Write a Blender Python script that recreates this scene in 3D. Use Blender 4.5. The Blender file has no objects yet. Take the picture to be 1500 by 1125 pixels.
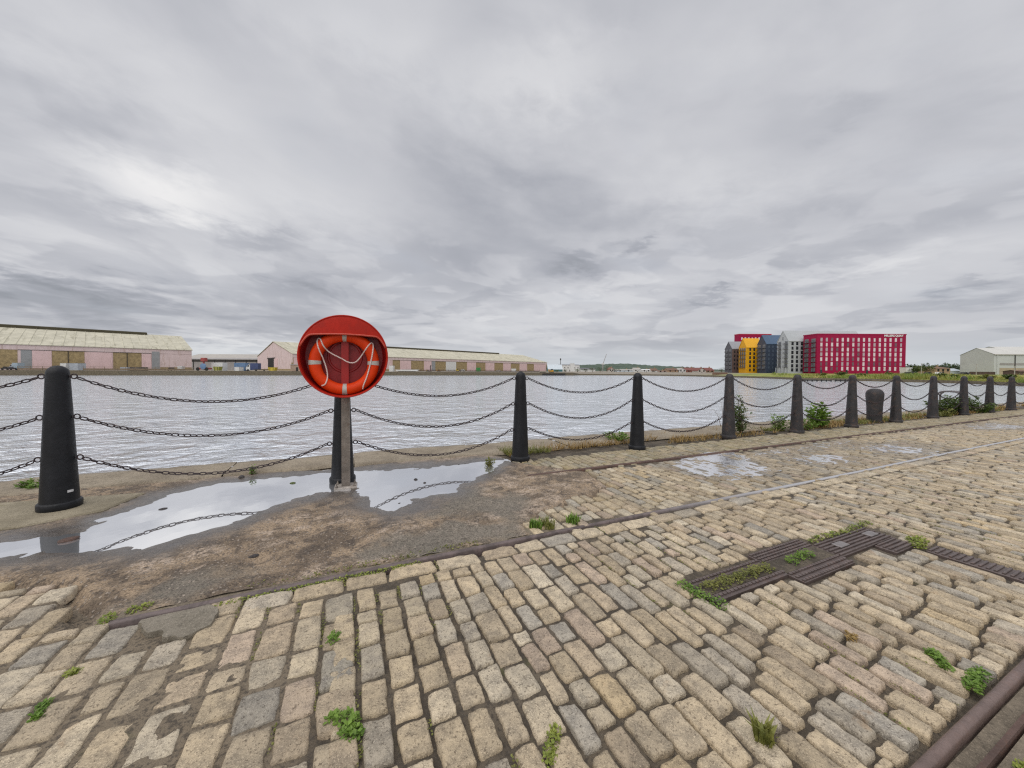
import bpy, math, random
import numpy as np
from mathutils import Matrix, Vector
random.seed(7); RNG = np.random.default_rng(11)
S = bpy.context.scene
COL = S.collection
# ------------------------------------------------------------------ camera
YAW, PITCH, ROLL, CYP, FPX, CAMH = 0.42612, 0.017576, 0.004988, 552.107, 532.311, 1.2263
SU, SV = -0.005729, 0.0058           # the quay falls a little along its length
WATER_Z = -1.6
_f = np.array([math.sin(YAW)*math.cos(PITCH), math.cos(YAW)*math.cos(PITCH), -math.sin(PITCH)])
_r0 = np.array([math.cos(YAW), -math.sin(YAW), 0.]); _u0 = np.cross(_r0, _f)
_r = _r0*math.cos(ROLL)+_u0*math.sin(ROLL); _u = -_r0*math.sin(ROLL)+_u0*math.cos(ROLL)
FH = np.array([math.sin(YAW), math.cos(YAW)])
RH = np.array([math.cos(YAW), -math.sin(YAW)])
def ray(x, y): return _f+_r*((x-750)/FPX)+_u*((CYP-y)/FPX)
def gz(u, v): return SU*u+SV*v
def G(x, y, dz=0.):                  # a ground point seen at a photo position
    d = ray(x, y); t = (dz-CAMH)/(d[2]-SU*d[0]-SV*d[1])
    return float(t*d[0]), float(t*d[1])
def at3(x, y, Z):                    # the point at distance Z seen at a photo position
    d = ray(x, y); t = Z/(d[0]*FH[0]+d[1]*FH[1]); q = t*d
    return float(q[0]), float(q[1]), float(q[2]+CAMH)
def hz(x, y, Z): return at3(x, y, Z)[2]
def onwater(x, y, z=WATER_Z):
    d = ray(x, y); t = (z-CAMH)/d[2]
    return np.array([t*d[0], t*d[1]])
cam = bpy.data.objects.new('camera', bpy.data.cameras.new('camera')); COL.objects.link(cam)
cam.matrix_world = Matrix(((_r[0], _u[0], -_f[0], 0), (_r[1], _u[1], -_f[1], 0), (_r[2], _u[2], -_f[2], CAMH), (0, 0, 0, 1)))
cam.data.sensor_width = 36; cam.data.lens = 36*FPX/1500
cam.data.shift_y = -(562.5-CYP)/1500
cam.data.clip_start = .05; cam.data.clip_end = 12000
S.camera = cam
# ------------------------------------------------------------------ numpy noise
def _hash(ix, iy, seed):
    h = (ix.astype(np.int64)*374761393+iy.astype(np.int64)*668265263+seed*974634777) & 0x7fffffff
    h = (h ^ (h >> 13))*1274126177 & 0x7fffffff
    return ((h ^ (h >> 16)) & 0xffff)/65535.
def vn(x, y, seed=0):
    x = np.asarray(x, float); y = np.asarray(y, float)
    ix = np.floor(x); iy = np.floor(y); fx = x-ix; fy = y-iy
    fx = fx*fx*(3-2*fx); fy = fy*fy*(3-2*fy)
    a = _hash(ix, iy, seed); b = _hash(ix+1, iy, seed); c = _hash(ix, iy+1, seed); d = _hash(ix+1, iy+1, seed)
    return (a*(1-fx)+b*fx)*(1-fy)+(c*(1-fx)+d*fx)*fy
def fbm(x, y, seed=0, n=4):
    s = 0; a = .5; t = 0
    for i in range(n):
        s = s+a*vn(x*2**i, y*2**i, seed+i*17); t += a; a *= .5
    return s/t
def sdist(px, py, poly):             # signed distance to a polygon, negative inside
    px = np.asarray(px, float); py = np.asarray(py, float)
    d = np.full(px.shape, 1e9); ins = np.zeros(px.shape, bool); n = len(poly)
    for i in range(n):
        ax, ay = poly[i]; bx, by = poly[(i+1) % n]
        ex, ey = bx-ax, by-ay; t = np.clip(((px-ax)*ex+(py-ay)*ey)/(ex*ex+ey*ey+1e-12), 0, 1)
        d = np.minimum(d, np.hypot(px-ax-t*ex, py-ay-t*ey))
        c = ((ay > py) != (by > py)) & (px < (bx-ax)*(py-ay)/(by-ay+1e-12)+ax); ins ^= c
    return np.where(ins, -d, d)
def sstep(a, b, x):
    t = np.clip((x-a)/(b-a), 0, 1); return t*t*(3-2*t)
# ------------------------------------------------------------------ materials
def new_mat(name):
    m = bpy.data.materials.new(name); m.use_nodes = True
    nt = m.node_tree; b = nt.nodes['Principled BSDF']; return m, nt, b
class NT:
    def __init__(s, nt): s.nt = nt; s.pos = None
    def n(s, t, **k):
        o = s.nt.nodes.new(t)
        for a, b in k.items(): setattr(o, a, b)
        return o
    def l(s, a, b): s.nt.links.new(a, b)
    def put(s, v, sock):
        if hasattr(v, 'is_linked') or hasattr(v, 'links'): s.l(v, sock)
        else: sock.default_value = v
    def P(s):
        if s.pos is None: s.pos = s.n('ShaderNodeNewGeometry').outputs['Position']
        return s.pos
    def O(s): return s.n('ShaderNodeTexCoord').outputs['Object']
    def math(s, op, a, b=0., c=None, clamp=False):
        o = s.n('ShaderNodeMath', operation=op, use_clamp=clamp); s.put(a, o.inputs[0]); s.put(b, o.inputs[1])
        if c is not None: s.put(c, o.inputs[2])
        return o.outputs[0]
    def noise(s, scale, detail=4, rough=.55, vec=None, dist=0.):
        o = s.n('ShaderNodeTexNoise'); o.inputs['Scale'].default_value = scale; o.inputs['Detail'].default_value = detail
        o.inputs['Roughness'].default_value = rough; o.inputs['Distortion'].default_value = dist
        s.l(vec if vec is not None else s.P(), o.inputs['Vector']); return o.outputs['Fac']
    def scale(s, vec, sc):
        o = s.n('ShaderNodeMapping'); s.l(vec, o.inputs[0]); o.inputs['Scale'].default_value = sc; return o.outputs[0]
    def rng(s, v, a, b, c=0., d=1.):
        o = s.n('ShaderNodeMapRange'); o.interpolation_type = 'SMOOTHSTEP'
        s.l(v, o.inputs[0]); o.inputs[1].default_value = a; o.inputs[2].default_value = b; o.inputs[3].default_value = c; o.inputs[4].default_value = d
        return o.outputs[0]
    def mix(s, f, a, b, bt='MIX'):
        o = s.n('ShaderNodeMix', data_type='RGBA', blend_type=bt)
        def c4(v): return (*v, 1.) if isinstance(v, (tuple, list)) and len(v) == 3 else v
        s.put(f, o.inputs[0]); s.put(c4(a), o.inputs[6]); s.put(c4(b), o.inputs[7]); return o.outputs[2]
    def attr(s, name):
        o = s.n('ShaderNodeAttribute'); o.attribute_name = name; return o
    def bump(s, h, strength, dist, normal=None):
        o = s.n('ShaderNodeBump'); o.inputs['Strength'].default_value = strength; o.inputs['Distance'].default_value = dist
        s.l(h, o.inputs['Height'])
        if normal is not None: s.l(normal, o.inputs['Normal'])
        return o.outputs[0]
_mc = {}
def mat(name, col, rough=.6, var=.18, scale=4., metal=0., stain=None, stain_amt=.5, bump=0., bscale=60., spec=.5, streak=None):
    """plain weathered material: colour with broad and fine variation and optional stains"""
    if name in _mc: return _mc[name]
    m, nt, b = new_mat(name); t = NT(nt); o = t.O()
    n1 = t.noise(scale, 5, .6, o); n2 = t.noise(scale*9, 3, .6, o)
    c = t.mix(t.rng(n1, .3, .7), tuple(x*(1-var) for x in col), tuple(min(1, x*(1+var)) for x in col))
    c = t.mix(t.rng(n2, .35, .7, 0, .35), c, tuple(x*(1-2*var) for x in col))
    if stain:
        n3 = t.noise(scale*1.7, 6, .7, o if streak is None else t.scale(o, streak), .6); c = t.mix(t.rng(n3, .5, .68, 0, stain_amt), c, stain)
    t.l(c, b.inputs['Base Color']); t.l(t.rng(n2, .3, .7, max(.05, rough-.1), min(1, rough+.1)), b.inputs['Roughness'])
    b.inputs['Metallic'].default_value = metal; b.inputs['Specular IOR Level'].default_value = spec
    if bump: t.l(t.bump(t.noise(bscale, 5, .65, o), bump, .01), b.inputs['Normal'])
    _mc[name] = m; return m
# ------------------------------------------------------------------ mesh building
class MB:
    def __init__(s): s.v = []; s.f = []
    def add(s, vs, fs):
        k = len(s.v); s.v += [tuple(map(float, q)) for q in vs]; s.f += [tuple(i+k for i in q) for q in fs]; return s
    def box(s, x0, x1, y0, y1, z0, z1, bev=0.):
        if bev <= 0:
            return s.add([(x, y, z) for z in (z0, z1) for y in (y0, y1) for x in (x0, x1)],
                  [(0, 2, 3, 1), (4, 5, 7, 6), (0, 1, 5, 4), (2, 6, 7, 3), (0, 4, 6, 2), (1, 3, 7, 5)])
        b = bev                                          # chamfered top edges
        vs = [(x0, y0, z0), (x1, y0, z0), (x1, y1, z0), (x0, y1, z0), (x0, y0, z1-b), (x1, y0, z1-b), (x1, y1, z1-b), (x0, y1, z1-b),
              (x0+b, y0+b, z1), (x1-b, y0+b, z1), (x1-b, y1-b, z1), (x0+b, y1-b, z1)]
        fs = [(0, 3, 2, 1), (8, 9, 10, 11)]
        for i in range(4):
            j = (i+1) % 4; fs += [(i, j, 4+j, 4+i), (4+i, 4+j, 8+j, 8+i)]
        return s.add(vs, fs)
    def prism(s, pts, y0, y1):                           # polygon in x,z extruded along y
        n = len(pts); vs = [(x, y0, z) for x, z in pts]+[(x, y1, z) for x, z in pts]
        return s.add(vs, [tuple(range(n)), tuple(range(2*n-1, n-1, -1))]+[(j, i, n+i, n+j) for i, j in ((k, (k+1) % n) for k in range(n))])
    def prismx(s, pts, x0, x1):                          # polygon in y,z extruded along x
        n = len(pts); vs = [(x0, y, z) for y, z in pts]+[(x1, y, z) for y, z in pts]
        return s.add(vs, [tuple(range(n-1, -1, -1)), tuple(range(n, 2*n))]+[(i, j, n+j, n+i) for i, j in ((k, (k+1) % n) for k in range(n))])
    def lathe(s, prof, n=28, axis='z', c=(0, 0, 0), cap=True):
        vs = []; fs = []
        for r, h in prof:
            for i in range(n):
                a = 2*math.pi*i/n; p = (r*math.cos(a), r*math.sin(a), h)
                if axis == 'y': p = (p[0], p[2], p[1])
                if axis == 'x': p = (p[2], p[0], p[1])
                vs.append((p[0]+c[0], p[1]+c[1], p[2]+c[2]))
        for k in range(len(prof)-1):
            for i in range(n):
                j = (i+1) % n; q = (k*n+i, k*n+j, (k+1)*n+j, (k+1)*n+i); fs.append(q if axis != 'y' else q[::-1])
        if cap:
            fs.append(tuple(range(n-1, -1, -1))); fs.append(tuple((len(prof)-1)*n+i for i in range(n)))
        return s.add(vs, fs)
    def tube(s, path, r, n=8, closed=False):
        P = [Vector(p) for p in path]; m = len(P); rs = r if hasattr(r, '__len__') else [r]*m; vs = []; fs = []; up = None
        for i in range(m):
            t = (P[(i+1) % m]-P[i-1]) if closed else (P[min(i+1, m-1)]-P[max(i-1, 0)])
            t.normalize()
            if up is None:
                up = Vector((0, 0, 1)) if abs(t.z) < .9 else Vector((0, 1, 0))
            a = t.cross(up)
            if a.length < 1e-6: a = t.orthogonal()
            a.normalize(); b = a.cross(t); up = b
            for k in range(n):
                w = 2*math.pi*k/n; vs.append(P[i]+a*(math.cos(w)*rs[i])+b*(math.sin(w)*rs[i]))
        for i in range(m if closed else m-1):
            j = (i+1) % m
            for k in range(n):
                l = (k+1) % n; fs.append((i*n+k, i*n+l, j*n+l, j*n+k))
        if not closed:
            fs.append(tuple(range(n-1, -1, -1))); fs.append(tuple((m-1)*n+k for k in range(n)))
        return s.add(vs, fs)
    def build(s, name, m, parent=None, smooth=False, loc=None):
        return raw_mesh(name, s.v, s.f, m, parent, smooth, loc)
def raw_mesh(name, v, f, m, parent=None, smooth=False, loc=None):
    me = bpy.data.meshes.new(name); me.from_pydata(v, [], f); me.update()
    if m is not None: me.materials.append(m)
    if smooth:
        me.shade_smooth()
        if smooth != 'all':
            try: me.set_sharp_from_angle(angle=math.radians(40))
            except Exception: pass
    o = bpy.data.objects.new(name, me); COL.objects.link(o)
    if parent is not None: o.parent = parent
    if loc is not None: o.location = loc
    return o
def tag(o, label, cat, group=None):
    o['label'] = label; o['category'] = cat
    if group: o['group'] = group
    return o
def thing(name, label, cat, loc=(0, 0, 0), rz=0., group=None):
    o = bpy.data.objects.new(name, None); COL.objects.link(o); o.location = loc; o.rotation_euler = (0, 0, rz)
    o.empty_display_size = .2
    return tag(o, label, cat, group)
def struct(o, kind='structure'): o['kind'] = kind; return o
def copy_to(o, parent, loc=None):
    c = o.copy(); COL.objects.link(c); c.parent = parent
    if loc is not None: c.location = loc
    return c
def grid_obj(name, us, vs, zf, m, attrs=None, smooth=True, mask=None):
    U, V = np.meshgrid(us, vs); Z = zf(U, V); nu, nv = len(us), len(vs)
    co = np.stack([U, V, Z], -1).reshape(-1, 3)
    i = np.arange(nu*nv).reshape(nv, nu)
    q = np.stack([i[:-1, :-1], i[:-1, 1:], i[1:, 1:], i[1:, :-1]], -1).reshape(-1, 4)
    if mask is not None: q = q[mask(co[q].mean(1))]
    return np_mesh(name, co, q, m, attrs(U.ravel(), V.ravel()) if attrs else None, smooth)
def np_mesh(name, co, quads, m, attr=None, smooth=True):
    me = bpy.data.meshes.new(name); nq = len(quads)
    me.vertices.add(len(co)); me.vertices.foreach_set('co', np.ascontiguousarray(co, dtype=np.float32).ravel())
    me.loops.add(nq*4); me.loops.foreach_set('vertex_index', np.ascontiguousarray(quads, dtype=np.int32).ravel())
    me.polygons.add(nq); me.polygons.foreach_set('loop_start', np.arange(0, nq*4, 4, dtype=np.int32))
    me.polygons.foreach_set('use_smooth', np.full(nq, bool(smooth)))
    me.update(calc_edges=True); me.validate()
    if attr is not None:
        for k, a in attr.items():
            ca = me.color_attributes.new(k, 'FLOAT_COLOR', 'POINT'); ca.data.foreach_set('color', np.ascontiguousarray(a, dtype=np.float32).ravel())
    if m is not None: me.materials.append(m)
    o = bpy.data.objects.new(name, me); COL.objects.link(o); return o
# ------------------------------------------------------------------ sky and light
w = bpy.data.worlds.new("World"); S.world = w; w.use_nodes = True
def build_sky():
    nt = w.node_tree; nt.nodes.clear(); t = NT(nt)
    out = t.n('ShaderNodeOutputWorld'); bg = t.n('ShaderNodeBackground'); t.l(bg.outputs[0], out.inputs[0])
    d = t.n('ShaderNodeTexCoord').outputs['Generated']
    sx = t.n('ShaderNodeSeparateXYZ'); t.l(d, sx.inputs[0]); x, y, z = sx.outputs
    az = t.math('ARCTAN2', x, y); el = t.math('ARCSINE', z)
    zc = t.math('MAXIMUM', t.math('ADD', z, .24), .05)
    cb = t.n('ShaderNodeCombineXYZ'); t.l(t.math('DIVIDE', x, zc), cb.inputs[0]); t.l(t.math('DIVIDE', y, zc), cb.inputs[1]); p = cb.outputs[0]
    # soft cloud masses: cells that flatten towards the horizon as a deck seen from below does
    def field(kx, ky, e0, scale, detail, rough, dist, ox=0., tilt=0.):
        c_ = t.n('ShaderNodeCombineXYZ'); yy = t.math('MULTIPLY', t.math('LOGARITHM', t.math('MAXIMUM', t.math('ADD', el, e0), .01), math.e), ky)
        yy = t.math('ADD', yy, t.math('MULTIPLY', el, ky*1.3))
        t.l(t.math('ADD', t.math('MULTIPLY', az, kx), ox), c_.inputs[0]); t.l(t.math('ADD', yy, t.math('MULTIPLY', az, tilt)), c_.inputs[1]); return t.noise(scale, detail, rough, c_.outputs[0], dist)
    n1 = field(2.2, 1.5, .14, 1., 3, .5, .4, 3.3, .45); n2 = field(2.5, 1.9, .12, 1.1, 5, .47, .6, 7.7, .6); n3 = field(7., 5., .10, 2., 6, .6, .3, 1.1, 1.6)
    n4 = field(4.2, 2.3, .055, 1.0, 7, .52, .45, 11.3); n5 = field(4.5, 2.8, .06, 1.3, 4, .5, .4, 4.1, .6)
    v = t.math('ADD', t.math('MULTIPLY', t.math('SUBTRACT', n1, .5), .34), t.math('MULTIPLY', t.math('SUBTRACT', n2, .5), .27))
    v = t.math('ADD', v, t.math('MULTIPLY', t.math('SUBTRACT', n3, .5), .06))
    # heaped clouds with grey undersides low over the horizon
    low = t.math('MULTIPLY', t.rng(el, .03, .075), t.rng(el, .15, .30, 1, 0))
    heap = t.math('MULTIPLY', t.rng(n4, .50, .57), t.rng(n4, .9, .52, .55, 1.))
    v = t.math('SUBTRACT', v, t.math('MULTIPLY', t.math('MULTIPLY', heap, low), .09))
    v = t.math('ADD', v, t.math('MULTIPLY', t.math('MULTIPLY', t.rng(n5, .50, .60), t.rng(el, .25, .40, 1, 0)), .08))
    # individual masses, their outlines broken by the billows
    wa = t.math('ADD', az, t.math('MULTIPLY', t.math('SUBTRACT', n2, .5), .50)); we = t.math('ADD', el, t.math('MULTIPLY', t.math('SUBTRACT', n3, .5), .13))
    we = t.math('ADD', we, t.math('MULTIPLY', t.math('SUBTRACT', n4, .5), .05))
    for (px, py, rx, ry, a) in ((190, 275, 125, 48, .36), (200, 110, 240, 80, .12), (60, 390, 90, 14, .12), (470, 290, 170, 60, .10), (300, 338, 190, 26, -.15), (170, 448, 260, 34, -.24), (430, 428, 60, 22, -.12), (30, 130, 110, 110, -.07),
                                (670, 330, 170, 110, -.13), (1130, 335, 260, 46, -.10), (830, 110, 110, 70, .16), (560, 60, 160, 60, .06), (340, 510, 130, 10, .18), (760, 470, 200, 20, .10), (1200, 395, 240, 10, .10), (900, 420, 120, 12, .08),
                                (845, 385, 58, 13, -.15), (945, 358, 32, 10, -.14), (930, 424, 50, 7, -.10), (1012, 438, 30, 7, -.14), (1485, 420, 50, 14, -.14), (1180, 180, 60, 25, -.06), (980, 270, 150, 36, .08), (1430, 150, 120, 100, -.04)):
        def ae(X, Y):
            r_ = ray(X, Y); r_ = r_/np.linalg.norm(r_); return math.atan2(r_[0], r_[1]), math.asin(r_[2])
        a0, e0 = ae(px, py); sa = abs(ae(px+rx, py)[0]-a0); se = abs(ae(px, py-ry)[1]-e0)
        q = t.math('ADD', t.math('POWER', t.math('DIVIDE', t.math('SUBTRACT', wa, a0), sa), 2.), t.math('POWER', t.math('DIVIDE', t.math('SUBTRACT', we, e0), se), 2.))
        v = t.math('ADD', v, t.math('MULTIPLY', t.math('EXPONENT', t.math('MULTIPLY', q, -1.)), a))
    v = t.math('ADD', v, .497)
    cr = t.n('ShaderNodeValToRGB'); t.l(v, cr.inputs[0]); e = cr.color_ramp.elements
    e[0].position = .12; e[0].color = (.25, .265, .295, 1); e[1].position = .95; e[1].color = (.90, .89, .885, 1)
    k = cr.color_ramp.elements.new(.5); k.color = (.565, .572, .607, 1); k = cr.color_ramp.elements.new(.36); k.color = (.42, .432, .475, 1); k = cr.color_ramp.elements.new(.66); k.color = (.70, .703, .725, 1)
    c = t.mix(t.rng(el, 0., .085, .6, 0), cr.outputs[0], (.60, .655, .70))
    sk = t.n('ShaderNodeTexSky', sky_type='NISHITA', sun_disc=False, sun_elevation=SUN_EL, sun_rotation=SUN_AZ)
    skm = t.n('ShaderNodeVectorMath', operation='SCALE'); t.l(sk.outputs[0], skm.inputs[0]); skm.inputs['Scale'].default_value = .1
    c = t.mix(t.rng(n2, .55, .75, .03, .10), c, skm.outputs[0])
    zen = t.rng(el, .82, 1.4, 1., ZENITH)                     # an overcast sky is brightest overhead
    m2 = t.n('ShaderNodeVectorMath', operation='SCALE'); t.l(c, m2.inputs[0]); t.l(zen, m2.inputs['Scale'])
    t.l(m2.outputs[0], bg.inputs[0]); bg.inputs[1].default_value = 1.
SUN_EL = math.radians(52); SUN_AZ = math.radians(-128); ZENITH = 2.2
build_sky()
sl = bpy.data.lights.new('sun', 'SUN'); sl.energy = 1.5; sl.angle = math.radians(80); sl.color = (1., .96, .90)
so = bpy.data.objects.new('sun', sl); COL.objects.link(so)
sd = Vector((math.sin(SUN_AZ)*math.cos(SUN_EL), math.cos(SUN_AZ)*math.cos(SUN_EL), math.sin(SUN_EL)))
so.rotation_euler = sd.to_track_quat('Z', 'Y').to_euler()
S.view_settings.view_transform = 'Standard'; S.view_settings.look = 'None'; S.view_settings.exposure = 0.0; S.view_settings.gamma = 1
S.cycles.use_denoising = False; S.cycles.filter_width = 1.25; S.cycles.max_bounces = 6; S.cycles.diffuse_bounces = 2; S.cycles.glossy_bounces = 3; S.cycles.transparent_max_bounces = 6
# ------------------------------------------------------------------ plan of the quay
RAIL_V = 2.347; RAIL2_V = 3.72; EDGE_V = 5.64; RAIL_U0 = -1.03
CONC = [(-9, 3.12), (-1.8, 3.06), (-1.34, 2.85), (-1.17, 2.58), (-1.03, 2.38), (1.22, 2.41), (1.26, 2.58), (1.64, 2.85), (2.50, 3.08), (2.62, 3.60), (1.98, 4.30), (1.92, 4.62), (1.7, 4.90), (-.2, 4.82), (-.8, 4.95), (-9, 5.0)]
PUD = [(-1.66, 3.46), (-1.46, 3.27), (-1.12, 3.27), (-.86, 3.47), (-.6, 3.80), (-.25, 3.90), (.08, 3.96), (.2, 3.72), (.17, 3.40), (.38, 3.25), (.87, 3.52), (1.50, 4.05), (1.85, 4.46), (.7, 4.55), (-.28, 4.78), (-1.12, 4.72), (-1.50, 4.52), (-1.62, 4.15), (-1.70, 3.84)]
PUDS = [PUD, [(-3.2, 3.56), (-2.3, 3.55), (-1.95, 3.50), (-1.75, 3.40), (-1.6, 3.42), (-1.68, 3.64), (-2.0, 3.70), (-2.4, 3.83), (-3.2, 3.87)], [(-1.78, 3.92), (-1.70, 3.98), (-1.62, 4.06), (-1.70, 4.06)]]
def pud_sd(U, V):
    d = sdist(U, V, PUDS[0])
    for q in PUDS[1:]: d = np.minimum(d, sdist(U, V, q))
    return d+(fbm(U*3.2, V*3.2, 12, 4)-.5)*.30+(fbm(U*11, V*11, 13, 4)-.5)*.13
SLAB = [(-3.4, 3.95), (-2.2, 3.97), (-1.86, 4.16), (-1.76, 4.58), (-2.9, 4.72), (-3.6, 4.72)]
GRATES = [(1.79, 2.47, 1.295, 1.51), (2.45, 3.03, 1.207, 1.563), (3.02, 3.77, 1.283, 1.473), (3.45, 3.75, 1.158, 1.29), (3.69, 3.87, .59, 1.11)]
PZ = gz(-.3, 4.05)-.003              # level of the standing water
# ------------------------------------------------------------------ setts
def sett_material():
    m, nt, b = new_mat('sett_stone'); t = NT(nt)
    col = t.attr('tone').outputs['Color']; wet = t.attr('wet').outputs['Color']
    sp = t.n('ShaderNodeSeparateColor'); t.l(wet, sp.inputs[0]); wetv, moss = sp.outputs[0], sp.outputs[1]
    n1 = t.noise(16, 5, .65); n2 = t.noise(88, 5, .72); n3 = t.noise(190, 3, .6); n4 = t.noise(30, 6, .75, None, .8)
    c = t.mix(t.rng(n1, .34, .66), t.mix(1., col, (.72, .71, .70), 'MULTIPLY'), t.mix(1., col, (1.22, 1.19, 1.13), 'MULTIPLY'))
    c = t.mix(t.rng(n2, .53, .63, 0, .85), c, t.mix(1., col, (.34, .31, .29), 'MULTIPLY'))      # pitting
    c = t.mix(t.rng(n3, .52, .66, 0, .75), c, t.mix(1., col, (1.45, 1.43, 1.40), 'MULTIPLY'))     # light grains
    c = t.mix(t.rng(n4, .60, .70, 0, .6), c, (.10, .085, .07))                                # dark grime
    c = t.mix(t.rng(t.noise(5, 5, .7), .63, .74, 0, .35), c, (.42, .25, .12))                   # ochre stain
    c = t.mix(t.math('MULTIPLY', moss, t.rng(n1, .35, .6)), c, (.17, .16, .075))
    c = t.mix(t.math('MULTIPLY', wetv, .55), c, t.mix(1., c, (.42, .41, .42), 'MULTIPLY'))
    t.l(c, b.inputs['Base Color'])
    t.l(t.math('SUBTRACT', .82, t.math('MULTIPLY', wetv, .56)), b.inputs['Roughness'])
    h = t.math('ADD', t.math('MULTIPLY', n2, .6), t.math('ADD', t.math('MULTIPLY', n3, .25), t.math('MULTIPLY', n4, .5)))
    t.l(t.bump(h, 1., .010), b.inputs['Normal']); return m
M_SETT = sett_material()
WETSPOTS = [[G(*q) for q in ((985, 682), (1010, 668), (1075, 664), (1100, 672), (1128, 690), (1090, 697), (1030, 697))],
            [G(*q) for q in ((1160, 670), (1200, 664), (1245, 668), (1240, 676), (1175, 678))],
            [G(*q) for q in ((1245, 655), (1300, 650), (1360, 658), (1375, 664), (1300, 662))],
            [G(*q) for q in ((1105, 663), (1170, 655), (1240, 645), (1245, 648), (1170, 659), (1110, 667))],
            [G(*q) for q in ((1420, 624), (1460, 620), (1500, 624), (1480, 628), (1430, 628))]]
tones = np.array([(.48, .405, .295), (.51, .445, .34), (.45, .385, .29), (.425, .385, .32), (.385, .36, .315), (.43, .36, .27), (.46, .375, .25), (.45, .37, .295), (.53, .475, .38)])
tprob = np.array([.22, .16, .18, .13, .08, .08, .03, .04, .08]); tprob /= tprob.sum()
BS = [(-.90, 2.285), (-.64, 2.30), (-.58, 2.24), (-.585, 2.12), (-.66, 2.055), (-.72, 2.09), (-.755, 2.10), (-.77, 2.155), (-.84, 2.17), (-.87, 2.22)]
stones = []                          # cu, cv, half u, half v, rot, top, tone, zone
def ok(cu, cv, mu=.05, mv=.06):
    for (a, b_, c_, d_) in GRATES:
        if a-mu < cu < b_+mu and c_-mv < cv < d_+mv: return False
    return True
def columns(u0, u1, v0, v1, wmean, lmin, lmax, zone, test=None, joint=.0140, stagger=True):
    u = u0
    while u < u1:
        wd = max(.085, random.gauss(wmean, wmean*.11)); cu = u+wd/2; vb = v1(cu) if callable(v1) else v1; va = v0(cu) if callable(v0) else v0
        v = va-random.uniform(0, lmax)
        while v < vb:
            kl = (.78 if cu < 1 else 1.) if zone == 0 else 1.
            L = (random.uniform(lmin, lmax) if random.random() > .12 else random.uniform(lmin*.6, lmin))*kl
            e = min(v+L, vb)
            if e-v > .07 and v > va-.3:
                segs = [(v, e)]
                for (ga, gb, gc, gd) in GRATES+[(-9, 60, .245, .50)]:
                    if ga-wd*.45 < cu < gb+wd*.45:
                        nx = []
                        for (a_, c_) in segs:
                            if c_ <= gc-.008 or a_ >= gd+.008: nx.append((a_, c_)); continue
                            if a_ < gc-.008: nx.append((a_, gc-.008))
                            if c_ > gd+.008: nx.append((gd+.008, c_))
                        segs = nx
                for (a_, c_) in segs:
                    cv = (a_+c_)/2
                    if c_-a_ > .035 and (test is None or test(cu, cv)):
                        j = joint*random.uniform(.6, 1.5)
                        stones.append((cu, cv, (wd-j)/2, (c_-a_-j)/2, random.gauss(0, .02), random.gauss(0, .0022), zone))
            v += L
        u += wd
    return u
conc_d = lambda a, b_: float(sdist(np.array([a]), np.array([b_]), CONC)[0])
main_ok = lambda a, b_: ok(a, b_)
uj = columns(-.07, 1.1, -.7, 2.175, .110, .175, .26, 0)
columns(uj, 34, -.7, 2.175, .092, .17, .27, 0, None, .0165)
u = -.5
while u < 34:                        # header course along the crane rail
    L = random.uniform(.2, .3); stones.append((u+L/2, 2.243, (L-.010)/2, .062, random.gauss(0, .012), random.gauss(0, .003), 0)); u += L
columns(-4.2, -.08, -.6, lambda u: 3.02 if u < -1.7 else (2.9 if u < -1.4 else (2.6 if u < -1.2 else 2.36)), .132, .15, .235, 1,
        lambda a, b_: float(sdist(np.array([a]), np.array([b_]), CONC)[0]) > .03 and b_ < 3.05 and not (b_ > 2.175 and a > -.46) and float(sdist(np.array([a]), np.array([b_]), BS)[0]) > .03, .012)
columns(1.15, 34, 2.47, 3.64, .095, .15, .23, 2, lambda a, b_: conc_d(a, b_) > .05)
columns(1.9, 34, 3.82, 4.42, .105, .14, .22, 3, lambda a, b_: conc_d(a, b_) > .0)
ST = np.array(stones)
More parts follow.
